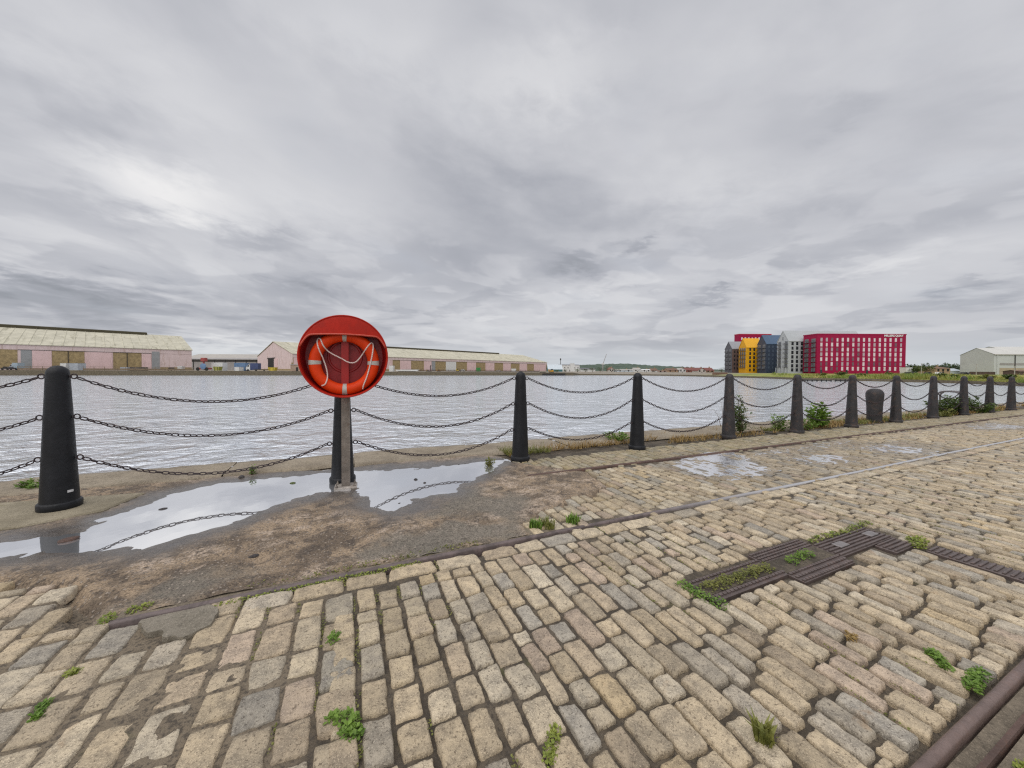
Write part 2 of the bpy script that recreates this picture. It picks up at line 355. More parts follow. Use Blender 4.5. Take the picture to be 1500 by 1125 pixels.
def sett_mesh(name, sel, gx, gy, noise_amp):
    s = ST[sel]; n = len(s); gx = np.array(gx); gy = np.array(gy); X, Y = np.meshgrid(gx, gy); X = X.ravel(); Y = Y.ravel(); k = len(X)
    e = np.maximum(np.abs(X), np.abs(Y))
    zone1 = (s[:, 6] == 1)[:, None]
    cc = RNG.uniform(.03, .11, (n, 1))
    x = X*(1-cc*np.abs(Y)**7); y = Y*(1-cc*.7*np.abs(X)**7)
    a = s[:, 2:3]; b_ = s[:, 3:4]
    jt = np.where(zone1, .17, .09)
    jx = RNG.normal(0, 1, (n, 4))*jt*.5; jy = RNG.normal(0, 1, (n, 4))*jt*.3
    w4 = np.stack([(1-X)*(1-Y), (1+X)*(1-Y), (1+X)*(1+Y), (1-X)*(1+Y)], 0)/4
    lx = (x+jx@w4)*a; ly = (y+jy@w4)*b_
    cr, sr = np.cos(s[:, 4:5]), np.sin(s[:, 4:5])
    U = s[:, 0:1]+lx*cr-ly*sr; V = s[:, 1:2]+lx*sr+ly*cr
    sd_ = (np.arange(n)*3.7)[:, None]
    U = U+(vn(U*60+sd_, V*60, 3)-.5)*.0065+(vn(U*20+sd_, V*20, 5)-.5)*.006; V = V+(vn(U*60+sd_, V*60, 4)-.5)*.0065+(vn(U*20+sd_, V*20, 6)-.5)*.006
    drop = np.interp(e, [0, .7, .86, .93, .97, 1.], [0, .0002, .0010, .0030, .011, .05])
    tilt = RNG.normal(0, .010, (n, 2))
    z = gz(U, V)+s[:, 5:6]-drop+tilt[:, :1]*lx+tilt[:, 1:]*ly
    z = z+noise_amp*((vn(U*26+sd_, V*26, 8)-.5)*1.2+(vn(U*70+sd_, V*70, 9)-.5)*.8+(vn(U*11+sd_, V*11, 7)-.5)*1.3)*(e < .99)
    tone = tones[RNG.choice(len(tones), n, p=tprob)]*RNG.uniform(.80, 1.13, (n, 1))*np.array([1.045, 1.02, .985])
    tone = np.where(zone1, tone*np.array([1.0, 1.0, 1.0]), tone)
    wet = np.zeros(n); moss = np.zeros(n)
    for P_ in WETSPOTS: wet = np.maximum(wet, sstep(.45, -.05, sdist(s[:, 0], s[:, 1], P_)))
    z2 = s[:, 6] == 2; z3 = s[:, 6] == 3
    wet = np.maximum(wet, np.where(z2, sstep(.45, .7, fbm(s[:, 0]*.45, s[:, 1]*1.1, 31))*.75*sstep(3, 6, s[:, 0]), 0))
    moss = np.where(z3, .35+.5*fbm(s[:, 0]*2, s[:, 1]*2, 44), np.where(z2, .12, .0))
    moss = np.maximum(moss, sstep(.62, .72, fbm(s[:, 0]*1.2, s[:, 1]*1.2, 91))*.12)
    for P_ in WETSPOTS: z = z-.006*sstep(.1, -.1, sdist(s[:, 0], s[:, 1], P_))[:, None]
    co = np.stack([U, V, z], -1).reshape(-1, 3)
    i = np.arange(k).reshape(len(gy), len(gx)); q = np.stack([i[:-1, :-1], i[:-1, 1:], i[1:, 1:], i[1:, :-1]], -1).reshape(-1, 4)
    Q = (q[None]+(np.arange(n)*k)[:, None, None]).reshape(-1, 4)
    one = np.ones((n, k, 1)); T = np.concatenate([np.broadcast_to(tone[:, None], (n, k, 3)), one], -1).reshape(-1, 4)
    Wt = np.stack([np.broadcast_to(wet[:, None], (n, k)), np.broadcast_to(moss[:, None], (n, k)), np.zeros((n, k)), np.ones((n, k))], -1).reshape(-1, 4)
    return struct(np_mesh(name, co, Q, M_SETT, {'tone': T, 'wet': Wt}))
dist = np.hypot(ST[:, 0], ST[:, 1])
sett_mesh('cobbles', dist < 3.2, [-1, -.97, -.9, -.75, -.45, -.15, .15, .45, .75, .9, .97, 1], [-1, -.975, -.93, -.82, -.6, -.35, -.1, .1, .35, .6, .82, .93, .975, 1], .0052)
sett_mesh('cobbles', (dist >= 3.2) & (dist < 8), [-1, -.95, -.84, -.4, .4, .84, .95, 1], [-1, -.97, -.9, -.5, 0, .5, .9, .97, 1], .0034)
sett_mesh('cobbles', dist >= 8, [-1, -.92, -.8, .8, .92, 1], [-1, -.96, -.85, .85, .96, 1], .0024)
# ------------------------------------------------------------------ dirt in the joints / ground sheet
def dirt_material():
    m, nt, b = new_mat('joint_dirt'); t = NT(nt); n1 = t.noise(6, 5, .65); n2 = t.noise(60, 5, .7); n3 = t.noise(240, 3, .6)
    sxyz = t.n('ShaderNodeSeparateXYZ'); t.l(t.P(), sxyz.inputs[0]); c = t.mix(t.rng(n1, .35, .65), (.07, .056, .041), (.165, .133, .095)); c = t.mix(t.rng(sxyz.outputs[0], .05, -.35, 0, .7), c, (.27, .215, .15)); c = t.mix(t.rng(n2, .46, .62, 0, .8), c, (.06, .05, .04)); c = t.mix(t.rng(n3, .6, .75, 0, .6), c, (.36, .32, .26))
    c = t.mix(t.rng(t.noise(2.3, 5, .7), .60, .72, 0, .6), c, (.12, .13, .035))
    t.l(c, b.inputs['Base Color']); b.inputs['Roughness'].default_value = .95
    t.l(t.bump(t.math('ADD', n2, t.math('MULTIPLY', n3, .5)), .8, .008), b.inputs['Normal']); return m
M_DIRT = dirt_material()
def dirt_z(U, V):
    h = -.0155-.012*sstep(1.5, .8, V)*(U > -.1)+.006*(U < -.08)+.014*(fbm(U*7, V*7, 70, 3)-.5)+.014*(fbm(U*1.7, V*1.7, 71, 2)-.5)+.006*(vn(U*45, V*45, 72)-.5)
    h = np.where(V > 4.35, h-.02, h)
    h = np.where(sdist(U, V, CONC) < .12, -.06, h)
    for (a, b_, c_, d_) in GRATES: h = np.where((U > a-.0) & (U < b_+.0) & (V > c_-.0) & (V < d_+.0), -.03, h)
    return gz(U, V)+h
struct(grid_obj('ground', np.arange(-4.5, 8.01, .03), np.arange(-.8, 5.2, .03), dirt_z, M_DIRT))
flat_z = lambda U, V: gz(U, V)-.013
struct(grid_obj('ground', np.arange(7.98, 62, 2.), np.arange(-8, 5.61, .4), flat_z, M_DIRT))
struct(grid_obj('ground', np.arange(-24.5, -4.4, 1.), np.arange(-8, 5.61, .4), lambda U, V: gz(U, V)-.07, M_DIRT))
struct(grid_obj('ground', np.arange(-4.6, 8.1, .4), np.arange(-8, -.75, .4), flat_z, M_DIRT))
# ------------------------------------------------------------------ worn concrete strip with its hollow
def conc_z(U, V):
    g = gz(U, V); sd_ = pud_sd(U, V)
    rough = (fbm(U*9, V*9, 14, 4)-.5)*.014+(vn(U*38, V*38, 15)-.5)*.006
    pit = -.012*sstep(.63, .72, fbm(U*2.6, V*2.6, 18, 4))
    basin = PZ+.016*np.tanh(sd_*5)+np.where(sd_ < 0, 0, .3*rough)
    k = sstep(.10, .55, sd_)
    z = basin*(1-k)+(g+rough+pit+.004)*k
    e = sdist(U, V, CONC)+(fbm(U*6, V*6, 20, 3)-.5)*.12
    z = z-.06*sstep(-.01, .09, e)
    s = sdist(U, V, SLAB); return np.where(s < .0, np.minimum(z, g-.03), z)
def conc_attr(U, V):
    sd_ = pud_sd(U, V)
    wet = sstep(.42, .03, sd_)
    grey = np.maximum(sstep(.1, -.08, sdist(U, V, [(-.05, 2.40), (1.25, 2.40), (1.3, 2.62), (.75, 2.78), (.3, 2.72), (-.05, 2.58)])+(fbm(U*4, V*4, 25, 4)-.5)*.5),
                      sstep(.1, -.1, sdist(U, V, [(.6, 3.0), (1.2, 2.7), (1.5, 3.1), (1.2, 3.5), (.9, 3.6)])+(fbm(U*4, V*4, 26, 4)-.5)*.5))
    grey = np.maximum(grey, sstep(.1, -.1, sdist(U, V, [(-1.1, 2.45), (-.7, 2.42), (-.5, 2.6), (-.9, 2.62)])+(fbm(U*5, V*5, 27, 3)-.5)*.3))
    pale = sstep(.50, .58, fbm(U*2.2, V*3.4, 28, 5))*sstep(.42, .56, fbm(U*9, V*13, 29, 4))*sstep(.1, .35, sd_)
    return {'mask': np.stack([wet, grey, pale, np.ones_like(wet)], -1)}
def conc_material():
    m, nt, b = new_mat('worn_concrete'); t = NT(nt)
    sp = t.n('ShaderNodeSeparateColor'); t.l(t.attr('mask').outputs['Color'], sp.inputs[0]); wet, grey, pale = sp.outputs[:3]
    n1 = t.noise(3, 6, .7); n2 = t.noise(28, 6, .72); n3 = t.noise(85, 5, .7); n4 = t.noise(9, 6, .7, None, .7)
    vo = t.n('ShaderNodeTexVoronoi'); vo.inputs['Scale'].default_value = 52; t.l(t.P(), vo.inputs['Vector']); vs_ = t.n('ShaderNodeSeparateColor'); t.l(vo.outputs['Color'], vs_.inputs[0])
    c = t.mix(t.rng(n1, .40, .60), (.17, .128, .09), (.38, .285, .192))
    c = t.mix(t.rng(n4, .50, .60, 0, .8), c, (.10, .078, .06))
    c = t.mix(t.math('MULTIPLY', pale, t.rng(n2, .40, .58)), c, (.52, .415, .32))
    c = t.mix(t.math('MULTIPLY', grey, .85), c, t.mix(t.rng(n2, .3, .7), (.15, .135, .11), (.25, .225, .185)))
    c = t.mix(t.rng(n3, .48, .62, 0, .8), c, t.mix(1., c, (.40, .38, .37), 'MULTIPLY')); c = t.mix(t.rng(n3, .50, .32, 0, .45), c, t.mix(1., c, (1.55, 1.5, 1.45), 'MULTIPLY'))
    c = t.mix(t.rng(n2, .56, .70, 0, .55), c, (.12, .09, .07))
    ag = t.math('MULTIPLY', t.rng(vo.outputs['Distance'], .42, .30), t.rng(vs_.outputs[0], .45, .6)); c = t.mix(t.math('MULTIPLY', ag, .85), c, t.mix(vs_.outputs[1], (.10, .08, .07), (.46, .385, .31)))
    wc = t.mix(t.rng(n2, .3, .7), (.050, .044, .040), (.105, .092, .083))
    c = t.mix(t.math('MULTIPLY', wet, .88), c, wc)
    t.l(c, b.inputs['Base Color']); t.l(t.math('ADD', .5, t.math('MULTIPLY', wet, .5)), b.inputs['Specular IOR Level']); t.l(t.math('SUBTRACT', .88, t.math('MULTIPLY', wet, t.rng(n2, .3, .7, .60, .80))), b.inputs['Roughness'])
    h = t.math('ADD', t.math('MULTIPLY', n2, .8), t.math('ADD', t.math('MULTIPLY', n3, .6), t.math('MULTIPLY', ag, .35))); bp = t.n('ShaderNodeBump'); t.l(h, bp.inputs['Height']); bp.inputs['Distance'].default_value = .016
    t.l(t.math('SUBTRACT', .85, t.math('MULTIPLY', wet, .55)), bp.inputs['Strength']); t.l(bp.outputs[0], b.inputs['Normal']); return m
struct(grid_obj('pavement', np.arange(-4.5, 2.9, .022), np.arange(2.39, 5.05, .022), conc_z, conc_material(), conc_attr, mask=lambda c: sdist(c[:, 0], c[:, 1], CONC) < .12))
# ------------------------------------------------------------------ puddles
def puddle_material():
    m, nt, b = new_mat('puddle_water'); t = NT(nt)
    b.inputs['Base Color'].default_value = (.84, .85, .87, 1); b.inputs['Metallic'].default_value = .88; b.inputs['Roughness'].default_value = .02; b.inputs['IOR'].default_value = 1.33; b.inputs['Specular IOR Level'].default_value = .9
    t.l(t.bump(t.noise(5, 3, .5), .05, .01), b.inputs['Normal']); return m
M_PUD = puddle_material()
def film_material():
    m, nt, b = new_mat('thin_water_film'); t = NT(nt); n = t.noise(22, 4, .6)
    b.inputs['Base Color'].default_value = (.86, .86, .88, 1); b.inputs['Metallic'].default_value = .8; t.l(t.rng(n, .3, .7, .10, .38), b.inputs['Roughness'])
    t.l(t.bump(t.noise(30, 3, .6), .35, .01), b.inputs['Normal']); return m
M_FILM = film_material()
def water_sheet(poly, z, grow, name='puddle', amp=.0, m=None):
    us = [q[0] for q in poly]; vs_ = [q[1] for q in poly]
    step = max(.03, (max(us)-min(us))/90)
    return struct(grid_obj(name, np.arange(min(us)-grow, max(us)+grow+step, step), np.arange(min(vs_)-grow, max(vs_)+grow+.03, .03), lambda U, V: np.full(U.shape, z), m or M_PUD, None, True,
                           lambda c: sdist(c[:, 0], c[:, 1], poly)+(fbm(c[:, 0]*4, c[:, 1]*4, 33, 3)-.5)*amp < grow))
struct(grid_obj('puddle', np.arange(-3.3, 2.2, .03), np.arange(3.1, 4.95, .03), lambda U, V: np.full(U.shape, PZ), M_PUD, None, True, lambda c: pud_sd(c[:, 0], c[:, 1]) < .10))
for i, P_ in enumerate(WETSPOTS):
    cu = sum(q[0] for q in P_)/len(P_); cv = sum(q[1] for q in P_)/len(P_)
    o_ = water_sheet(P_, 0., .06, 'puddle', .5, M_FILM)
    co = np.empty(len(o_.data.vertices)*3, np.float32); o_.data.vertices.foreach_get('co', co); co = co.reshape(-1, 3)
    co[:, 2] = gz(cu, cv)+(co[:, 0]-cu)*SU+(co[:, 1]-cv)*SV+(-.0058 if i == 0 else -.0082); o_.data.vertices.foreach_set('co', co.ravel()); o_.data.update()
# ------------------------------------------------------------------ flagstone under the nearest post and coping
def stone_material(name, ca, cb, pebble=.5, wet=0.):
    m, nt, b = new_mat(name); t = NT(nt); n1 = t.noise(2.5, 6, .7); n2 = t.noise(45, 5, .7); n3 = t.noise(130, 3, .65)
    c = t.mix(t.rng(n1, .35, .65), ca, cb); c = t.mix(t.rng(n2, .5, .68, 0, pebble), c, tuple(x*.4 for x in ca)); c = t.mix(t.rng(n3, .52, .7, 0, pebble), c, tuple(min(1, x*1.5) for x in cb))
    c = t.mix(t.rng(t.noise(5, 6, .7, None, .5), .58, .70, 0, .5), c, (.17, .15, .07))
    t.l(c, b.inputs['Base Color']); b.inputs['Roughness'].default_value = .85-wet
    t.l(t.bump(t.math('ADD', n2, t.math('MULTIPLY', n3, .6)), .8, .01), b.inputs['Normal']); return m
M_COPE = stone_material('coping_stone', (.22, .18, .13), (.34, .285, .21), .8)
M_SLAB = stone_material('flag_stone', (.24, .205, .14), (.36, .31, .22), .35)
def slab(name, poly, zt, zb, m, bev=.012, n_sub=1):
    n = len(poly); cx = sum(q[0] for q in poly)/n; cy = sum(q[1] for q in poly)/n
    def ring(k, dz): return [(cx+(x-cx)*k, cy+(y-cy)*k, gz(x, y)+dz) for x, y in poly]
    vs = ring(1, zb)+ring(1, zt-bev)+ring(1-bev*1.5, zt); fs = []
    for k in (0, 1):
        for i in range(n): fs.append((k*n+i, k*n+(i+1) % n, (k+1)*n+(i+1) % n, (k+1)*n+i))
    fs.append(tuple(2*n+i for i in range(n))); o = raw_mesh(name, vs, fs, m); return struct(o)
slab('stone_slab', SLAB, .012, -.1, M_SLAB)
mb = MB(); u = -14.
while u < 46:
    L = random.uniform(1.1, 1.9); dz = random.gauss(0, .0025); u2 = u+L-.004; vi = (4.98 if u < -.4 else (4.86 if u < 1.7 else 4.9))+random.gauss(0, .02); ve = EDGE_V+random.gauss(0, .012)
    nn = max(4, int(L/.12)); lv = 7; us = np.linspace(u, u2, nn); vv = np.array([vi, vi+.02]+list(np.linspace(vi+.15, ve-.15, 3))+[ve-.03, ve])
    UU, VV = np.meshgrid(us, vv); zz = gz(UU, VV)+.008+dz+(fbm(UU*5, VV*5, 50, 3)-.5)*.022
    zz[0] -= .03; zz[-1] -= .05; zz[:, 0] -= .003; zz[:, -1] -= .003
    VV[-1] += (vn(us*3, us*0, 52)-.5)*.05
    k0 = len(mb.v); mb.v += [tuple(q) for q in np.stack([UU, VV, zz], -1).reshape(-1, 3).tolist()]
    for r_ in range(len(vv)-1):
        for c_ in range(nn-1): mb.f.append((k0+r_*nn+c_, k0+r_*nn+c_+1, k0+(r_+1)*nn+c_+1, k0+(r_+1)*nn+c_))
    mb.box(u, u2, vi+.01, ve-.005, -2.4, float(zz.min())-.01)
    u += L
struct(mb.build('quay_coping', M_COPE, None, 'all'))
# ------------------------------------------------------------------ rails in the paving
def rail_material():
    m, nt, b = new_mat('rail_steel'); t = NT(nt); s_ = t.n('ShaderNodeSeparateXYZ'); t.l(t.P(), s_.inputs[0])
    pol = t.rng(s_.outputs[0], 2.0, 5.0); n = t.noise(14, 5, .7)
    c = t.mix(t.rng(n, .35, .65), (.085, .065, .060), (.165, .125, .118)); c = t.mix(t.math('MULTIPLY', pol, .85), c, (.78, .77, .78))
    t.l(c, b.inputs['Base Color']); t.l(t.math('SUBTRACT', .55, t.math('MULTIPLY', pol, .36)), b.inputs['Roughness']); t.l(t.math('MULTIPLY', pol, .75), b.inputs['Metallic'])
    t.l(t.bump(t.noise(90, 4, .7), .3, .004), b.inputs['Normal']); return m
M_RAIL = rail_material(); M_RUST = mat('rusty_iron', (.12, .075, .06), .7, .25, 9, .2, (.2, .09, .05), .5, .4, 120)
def rail(u0, u1, v, wd, top, m, label, groove=.05, dirt=True):
    h = wd/2; pr = [(v-h, -.06), (v-h, top-.010), (v-h+.005, top-.003), (v-h+.014, top), (v+h-.014, top), (v+h-.005, top-.003), (v+h, top-.010), (v+h, -.06)]
    us = np.linspace(u0, u1, max(2, int((u1-u0)/.8))); n = len(pr); vs = []; fs = []
    for i, uu in enumerate(us):
        for (vv, zz) in pr: vs.append((uu, vv+.006*math.sin(uu*.9), gz(uu, vv)+zz))
    for i in range(len(us)-1):
        for k in range(n-1): fs.append((i*n+k, i*n+k+1, (i+1)*n+k+1, (i+1)*n+k)[::-1])
    fs.append(tuple(range(n))); fs.append(tuple((len(us)-1)*n+k for k in range(n-1, -1, -1)))
    o = raw_mesh('crane_rail', vs, fs, m, None, True); return tag(o, label, 'rail')
rail(RAIL_U0, 46, RAIL_V, .038, .006, M_RAIL, 'long steel crane rail in the setts running from the concrete strip to the far right')
rail(1.9, 46, RAIL2_V, .055, .010, M_RUST, 'thin rusty rail nearest the posts with mossy setts behind it')
rail(-4, 46, .474, .033, .014, mat('brown_rail', (.21, .15, .13), .42, .2, 12, .35, (.24, .15, .12), .4, .25, 90), 'thick brown rail crossing the bottom right corner of the paving')
rail(-4, 46, .398, .014, .008, M_RUST, 'narrow rusty check rail in the bottom right corner outside the thick brown rail')
mb = MB()
for a, b_, v0, v1, dz in ((RAIL_U0, 1.35, RAIL_V+.018, RAIL_V+.15, -.005), (1.3, 46, RAIL_V+.020, RAIL_V+.098, -.012), (-4, 46, .412, .454, -.010), (-4, 46, .25, .388, -.004)):
    us = np.arange(a, b_, .1); 
    for i in range(len(us)-1):
        q = [(us[i], v0), (us[i+1], v0), (us[i+1], v1), (us[i], v1)]
        mb.add([(x, y, gz(x, y)+dz+float(vn(x*8, y*20, 61)-.5)*.008) for x, y in q], [(0, 1, 2, 3)])
struct(mb.build('flangeway_fill', stone_material('groove_grit', (.13, .105, .075), (.25, .205, .15), .6)))
mb = MB(); us = np.arange(4.0, 46, .15)
for i in range(len(us)-1):
    if vn(us[i]*.8, 0., 63) > .30:
        mb.add([(x, y, gz(x, y)-.014) for x, y in ((us[i], RAIL_V+.031), (us[i+1], RAIL_V+.031), (us[i+1], RAIL_V+.096), (us[i], RAIL_V+.096))], [(0, 1, 2, 3)]) if vn(us[i]*.5, 3., 64) > .55 else None
struct(mb.build('puddle', M_PUD))
# ------------------------------------------------------------------ iron cover plates
M_IRON = mat('cast_iron_plate', (.17, .135, .125), .5, .22, 14, .45, (.17, .10, .08), .5, .2, 150)
def plate(u0, u1, v0, v1, kind, label, top=-.001, extra=None):
    t = thing('cover_plate', label, 'iron cover', ((u0+u1)/2, (v0+v1)/2, gz((u0+u1)/2, (v0+v1)/2)), 0, 'iron cover plates set in the setts')
    cu, cv = (u0+u1)/2, (v0+v1)/2; hu, hv = (u1-u0)/2, (v1-v0)/2
    b_ = MB(); b_.box(-hu, hu, -hv, hv, -.05, top-.006, .003); b_.build('plate', M_IRON, t)
    st = MB()
    if kind == 'ribs':
        n = max(3, int(2*hv/.026))
        for i in range(n):
            y = -hv+.014+i*(2*hv-.028)/(n-1); st.box(-hu+.012, hu-.012, y-.006, y+.006, top-.008, top+.006, .003)
    elif kind == 'vribs':
        n = max(3, int(2*hv/.03))
        for i in range(n):
            y = -hv+.014+i*(2*hv-.028)/(n-1); st.box(-hu+.012, hu-.012, y-.007, y+.007, top-.008, top+.005, .003)
    else:
        nx = int(2*hu/.030); ny = max(1, int(2*hv/.026))
        for j in range(ny):
            for i in range(nx):
                x = -hu+.015+i*(2*hu-.03)/max(1, nx-1); y = -hv+.013+j*(2*hv-.026)/max(1, ny-1) if ny > 1 else 0
                st.box(x-.011, x+.011, y-.008, y+.008, top-.008, top+.006, .004)
    st.build('rib' if 'rib' in kind else 'stud', M_IRON, t)
    return t
plate(1.80, 2.46, 1.305, 1.355, 'studs', 'narrow studded iron strip on the near side of the weedy slot')
plate(1.80, 2.44, 1.455, 1.50, 'studs', 'narrow studded iron strip on the far side of the weedy slot')
plate(2.46, 3.02, 1.45, 1.555, 'studs', 'small studded iron plate on the rail side of the group of covers')
plate(2.46, 3.02, 1.215, 1.315, 'studs', 'studded iron plate projecting from the group of covers towards the camera')
tp = plate(3.03, 3.76, 1.29, 1.465, 'ribs', 'largest iron cover, ribbed lengthwise, with two square lifting sockets')
for x in (3.22, 3.64):
    b_ = MB(); b_.box(x-.055-3.395, x+.055-3.395, -.03, .03, -.004, .0075, .003); b_.build('lifting_socket', mat('worn_steel', (.30, .27, .26), .4, .2, 20, .6), tp)
plate(3.46, 3.74, 1.165, 1.283, 'ribs', 'short ribbed iron cover attached in front of the largest cover')
plate(3.70, 3.86, .60, 1.10, 'vribs', 'slim ribbed iron strip running towards the right edge of the photo')
b_ = MB(); b_.box(1.80, 2.46, 1.356, 1.454, -.06, -.012); struct(b_.build('ground', M_DIRT)); b_ = MB(); b_.box(2.46, 3.02, 1.318, 1.447, -.06, -.014); struct(b_.build('ground', M_DIRT))
# broken dark slab beside the end of the crane rail
BS_ = [(-.90, 2.285), (-.64, 2.30), (-.58, 2.24), (-.585, 2.12), (-.66, 2.055), (-.72, 2.09), (-.755, 2.10), (-.77, 2.155), (-.84, 2.17), (-.87, 2.22)]
BSR = []
for i in range(len(BS)):
    (ax, ay), (bx, by) = BS[i], BS[(i+1) % len(BS)]
    for k in range(4): BSR.append((ax+(bx-ax)*k/4+random.gauss(0, .0035), ay+(by-ay)*k/4+random.gauss(0, .0035)))
o_ = slab('broken_slab', BSR, .013, -.03, stone_material('dark_slab', (.19, .165, .125), (.30, .265, .21), .6), .01); del o_['kind']; tag(o_, 'broken dark grey slab lying at the left end of the crane rail', 'slab')
# ------------------------------------------------------------------ posts
M_POST = mat('black_post_paint', (.011, .012, .015), .48, .3, 6, 0, (.022, .022, .026), .5, .15, 60, .35)
M_POSTW = mat('weathered_post', (.038, .035, .037), .6, .3, 5, .05, (.15, .085, .055), .45, .5, 70)
M_CHAIN = mat('chain_iron', (.045, .032, .036), .55, .3, 25, .3, (.12, .06, .045), .5)
def post_prof(h=1.2):
    pr = [(.118, -.02), (.128, 0), (.130, .012), (.130, .045), (.124, .056), (.114, .060), (.1125, .072)]
    for i in range(1, 9): k = i/8; pr.append((.1125-.0445*k, .072+(h-.072-.068)*k))
    for i in range(1, 7): a = math.pi/2*i/6; pr.append((max(.002, .068*math.cos(a)), h-.068+.068*math.sin(a)))
    return pr
b_ = MB(); b_.lathe(post_prof(), 32); post_me = b_.build('post_body', M_POST, None, True); me_black = post_me.data
b_ = MB(); b_.lathe(post_prof(), 24); post2 = b_.build('post_body', M_POSTW, None, True); me_weath = post2.data
bpy.data.objects.remove(post_me); bpy.data.objects.remove(post2)
def r_at(z): return .1125-.0445*min(1, max(0, (z-.072)/(1.06)))
RINGZ = (1.108, .765, .415)
def ring_mesh(side, z):
    b = MB(); r = r_at(z); pts = [(side*(r+.028+.0195*math.cos(a)), .0, z+.0195*math.sin(a)) for a in (2*math.pi*i/16 for i in range(16))]
    b.tube(pts, .0055, 6, True); b.tube([(side*(r-.02), 0, z), (side*(r+.012), 0, z)], .008, 6); return b
PB = [(-4.40, 4.33)]
for x, y in ((88, 745), (502, 705), (762, 673.5), (933, 657), (1067, 641.3), (1167, 633.7), (1247, 625.4), (1312, 618.2), (1366, 612.2), (1411, 607.6), (1449, 603.9), (1481, 600.6)): PB.append(G(x, y))
PB.append((PB[-1][0]+2.13, PB[-1][1]))
PNAME = ['an unseen post to the left', 'the leftmost post', 'the post behind the lifebuoy stand', 'the black post right of the lifebuoy', 'the black post with a green weed at its left foot', 'the grey post beside the tall bush',
         'the post in front of the pale gabled building', 'the post left of the fat mooring bollard', 'the post right of the fat mooring bollard', 'the post beside the bent ladder hoops', 'the post standing in the dark bushes', 'the second post from the right edge', 'the rightmost visible post', 'a post beyond the right edge']
PLAB = ['black tapered post just beyond the left edge of the view', 'nearest and tallest black tapered post, at far left on a pale slab', 'black tapered post half hidden behind the lifebuoy stand', 'black tapered post standing alone right of the lifebuoy at the end of the puddle',
        'black tapered post with a bright green weed at its left foot', 'weathered grey post with a tall leafy bush at its right foot', 'weathered grey post in front of the pale gabled apartment block', 'weathered grey post directly left of the fat mooring bollard',
        'weathered grey post directly right of the fat mooring bollard', 'rust stained post directly left of the bent ladder hoops', 'weathered post with dark bushes on both sides of its foot', 'second weathered post from the right edge of the photo', 'rightmost weathered post, smallest in the row', 'weathered post just beyond the right edge of the view']
ring_me = {(s, z): None for s in (-1, 1) for z in RINGZ}
for key in ring_me:
    o_ = ring_mesh(*key).build('eye_ring', M_CHAIN, None, 'all'); ring_me[key] = o_.data; bpy.data.objects.remove(o_)
LEAN = [0, 0, 0, 0, 0, .004, -.006, .008, -.004, .01, -.008, .006, .0, 0]
for i, (u_, v_) in enumerate(PB):
    t_ = thing('chain_post', PLAB[i], 'post', (u_, v_, gz(u_, v_)+(.012 if i in (0, 1) else 0)), 0, 'posts along the quay edge')
    t_.rotation_euler = (0, LEAN[i], 0)
    o_ = bpy.data.objects.new('post_body', me_black if i < 5 else me_weath); COL.objects.link(o_); o_.parent = t_; o_.rotation_euler = (0, 0, i*1.3)
    for (s_, z_), me_ in ring_me.items():
        o_ = bpy.data.objects.new('eye_ring', me_); COL.objects.link(o_); o_.parent = t_
# a small white label stuck low on the nearest post
t1 = [o for o in COL.objects if o.get('label') == PLAB[1]][0]
b_ = MB(); a0 = math.radians(-42)
for k in range(4):
    A = a0+k*.09; B = A+.09; r = r_at(.16)+.0015; b_.add([(r*math.cos(A), r*math.sin(A), .135), (r*math.cos(B), r*math.sin(B), .135), (r*math.cos(B), r*math.sin(B), .155), (r*math.cos(A), r*math.sin(A), .155)], [(0, 1, 2, 3)])
b_.build('sticker', mat('white_sticker', (.7, .7, .7), .5, .2, 40, 0, (.3, .3, .3)), t1)
# ------------------------------------------------------------------ chains
def link_template(seg=14, n=5, L=.058, Wd=.035, r=.0053):
    pts = []; h = (L-Wd)/2; R = Wd/2-r
    for i in range(seg):
        a = 2*math.pi*i/seg; pts.append((R*math.cos(a)+(h if math.cos(a) > 0 else -h), R*math.sin(a), 0))
    b = MB(); b.tube(pts, r, n, True); return np.array(b.v), np.array(b.f)
LV, LF = link_template()
def chain(p0, p1, sag, label, seed, group='chains hanging between the posts'):
    p0 = np.array(p0); p1 = np.array(p1); N = 200; s = np.linspace(0, 1, N); P = p0+(p1-p0)*s[:, None]; P[:, 2] -= 4*sag*s*(1-s)
    d = np.r_[0, np.cumsum(np.linalg.norm(np.diff(P, axis=0), axis=1))]; n = int(d[-1]/.0455); co = []; fa = []
    sn = np.linspace(0, d[-1], n+1); mid = (sn[:-1]+sn[1:])/2; rs = np.random.default_rng(seed)
    C = np.stack([np.interp(mid, d, P[:, k]) for k in range(3)], -1); T = np.stack([np.interp(mid+.01, d, P[:, k])-np.interp(mid-.01, d, P[:, k]) for k in range(3)], -1)
    T /= np.linalg.norm(T, axis=1)[:, None]; A = np.cross(T, [0, 0, 1.]); A /= np.linalg.norm(A, axis=1)[:, None]; B = np.cross(A, T)
    for i in range(n):
        w_ = (math.pi/4 if i % 2 else -math.pi/4)+rs.normal(0, .16); a = A[i]*math.cos(w_)+B[i]*math.sin(w_); c = -A[i]*math.sin(w_)+B[i]*math.cos(w_)
        co.append(C[i]+LV[:, 0:1]*T[i]+LV[:, 1:2]*a+LV[:, 2:3]*c); fa.append(LF+i*len(LV))
    o = np_mesh('chain', np.concatenate(co), np.concatenate(fa), M_CHAIN); return tag(o, label, 'chain', group)
LEVEL = ['top', 'middle', 'bottom']
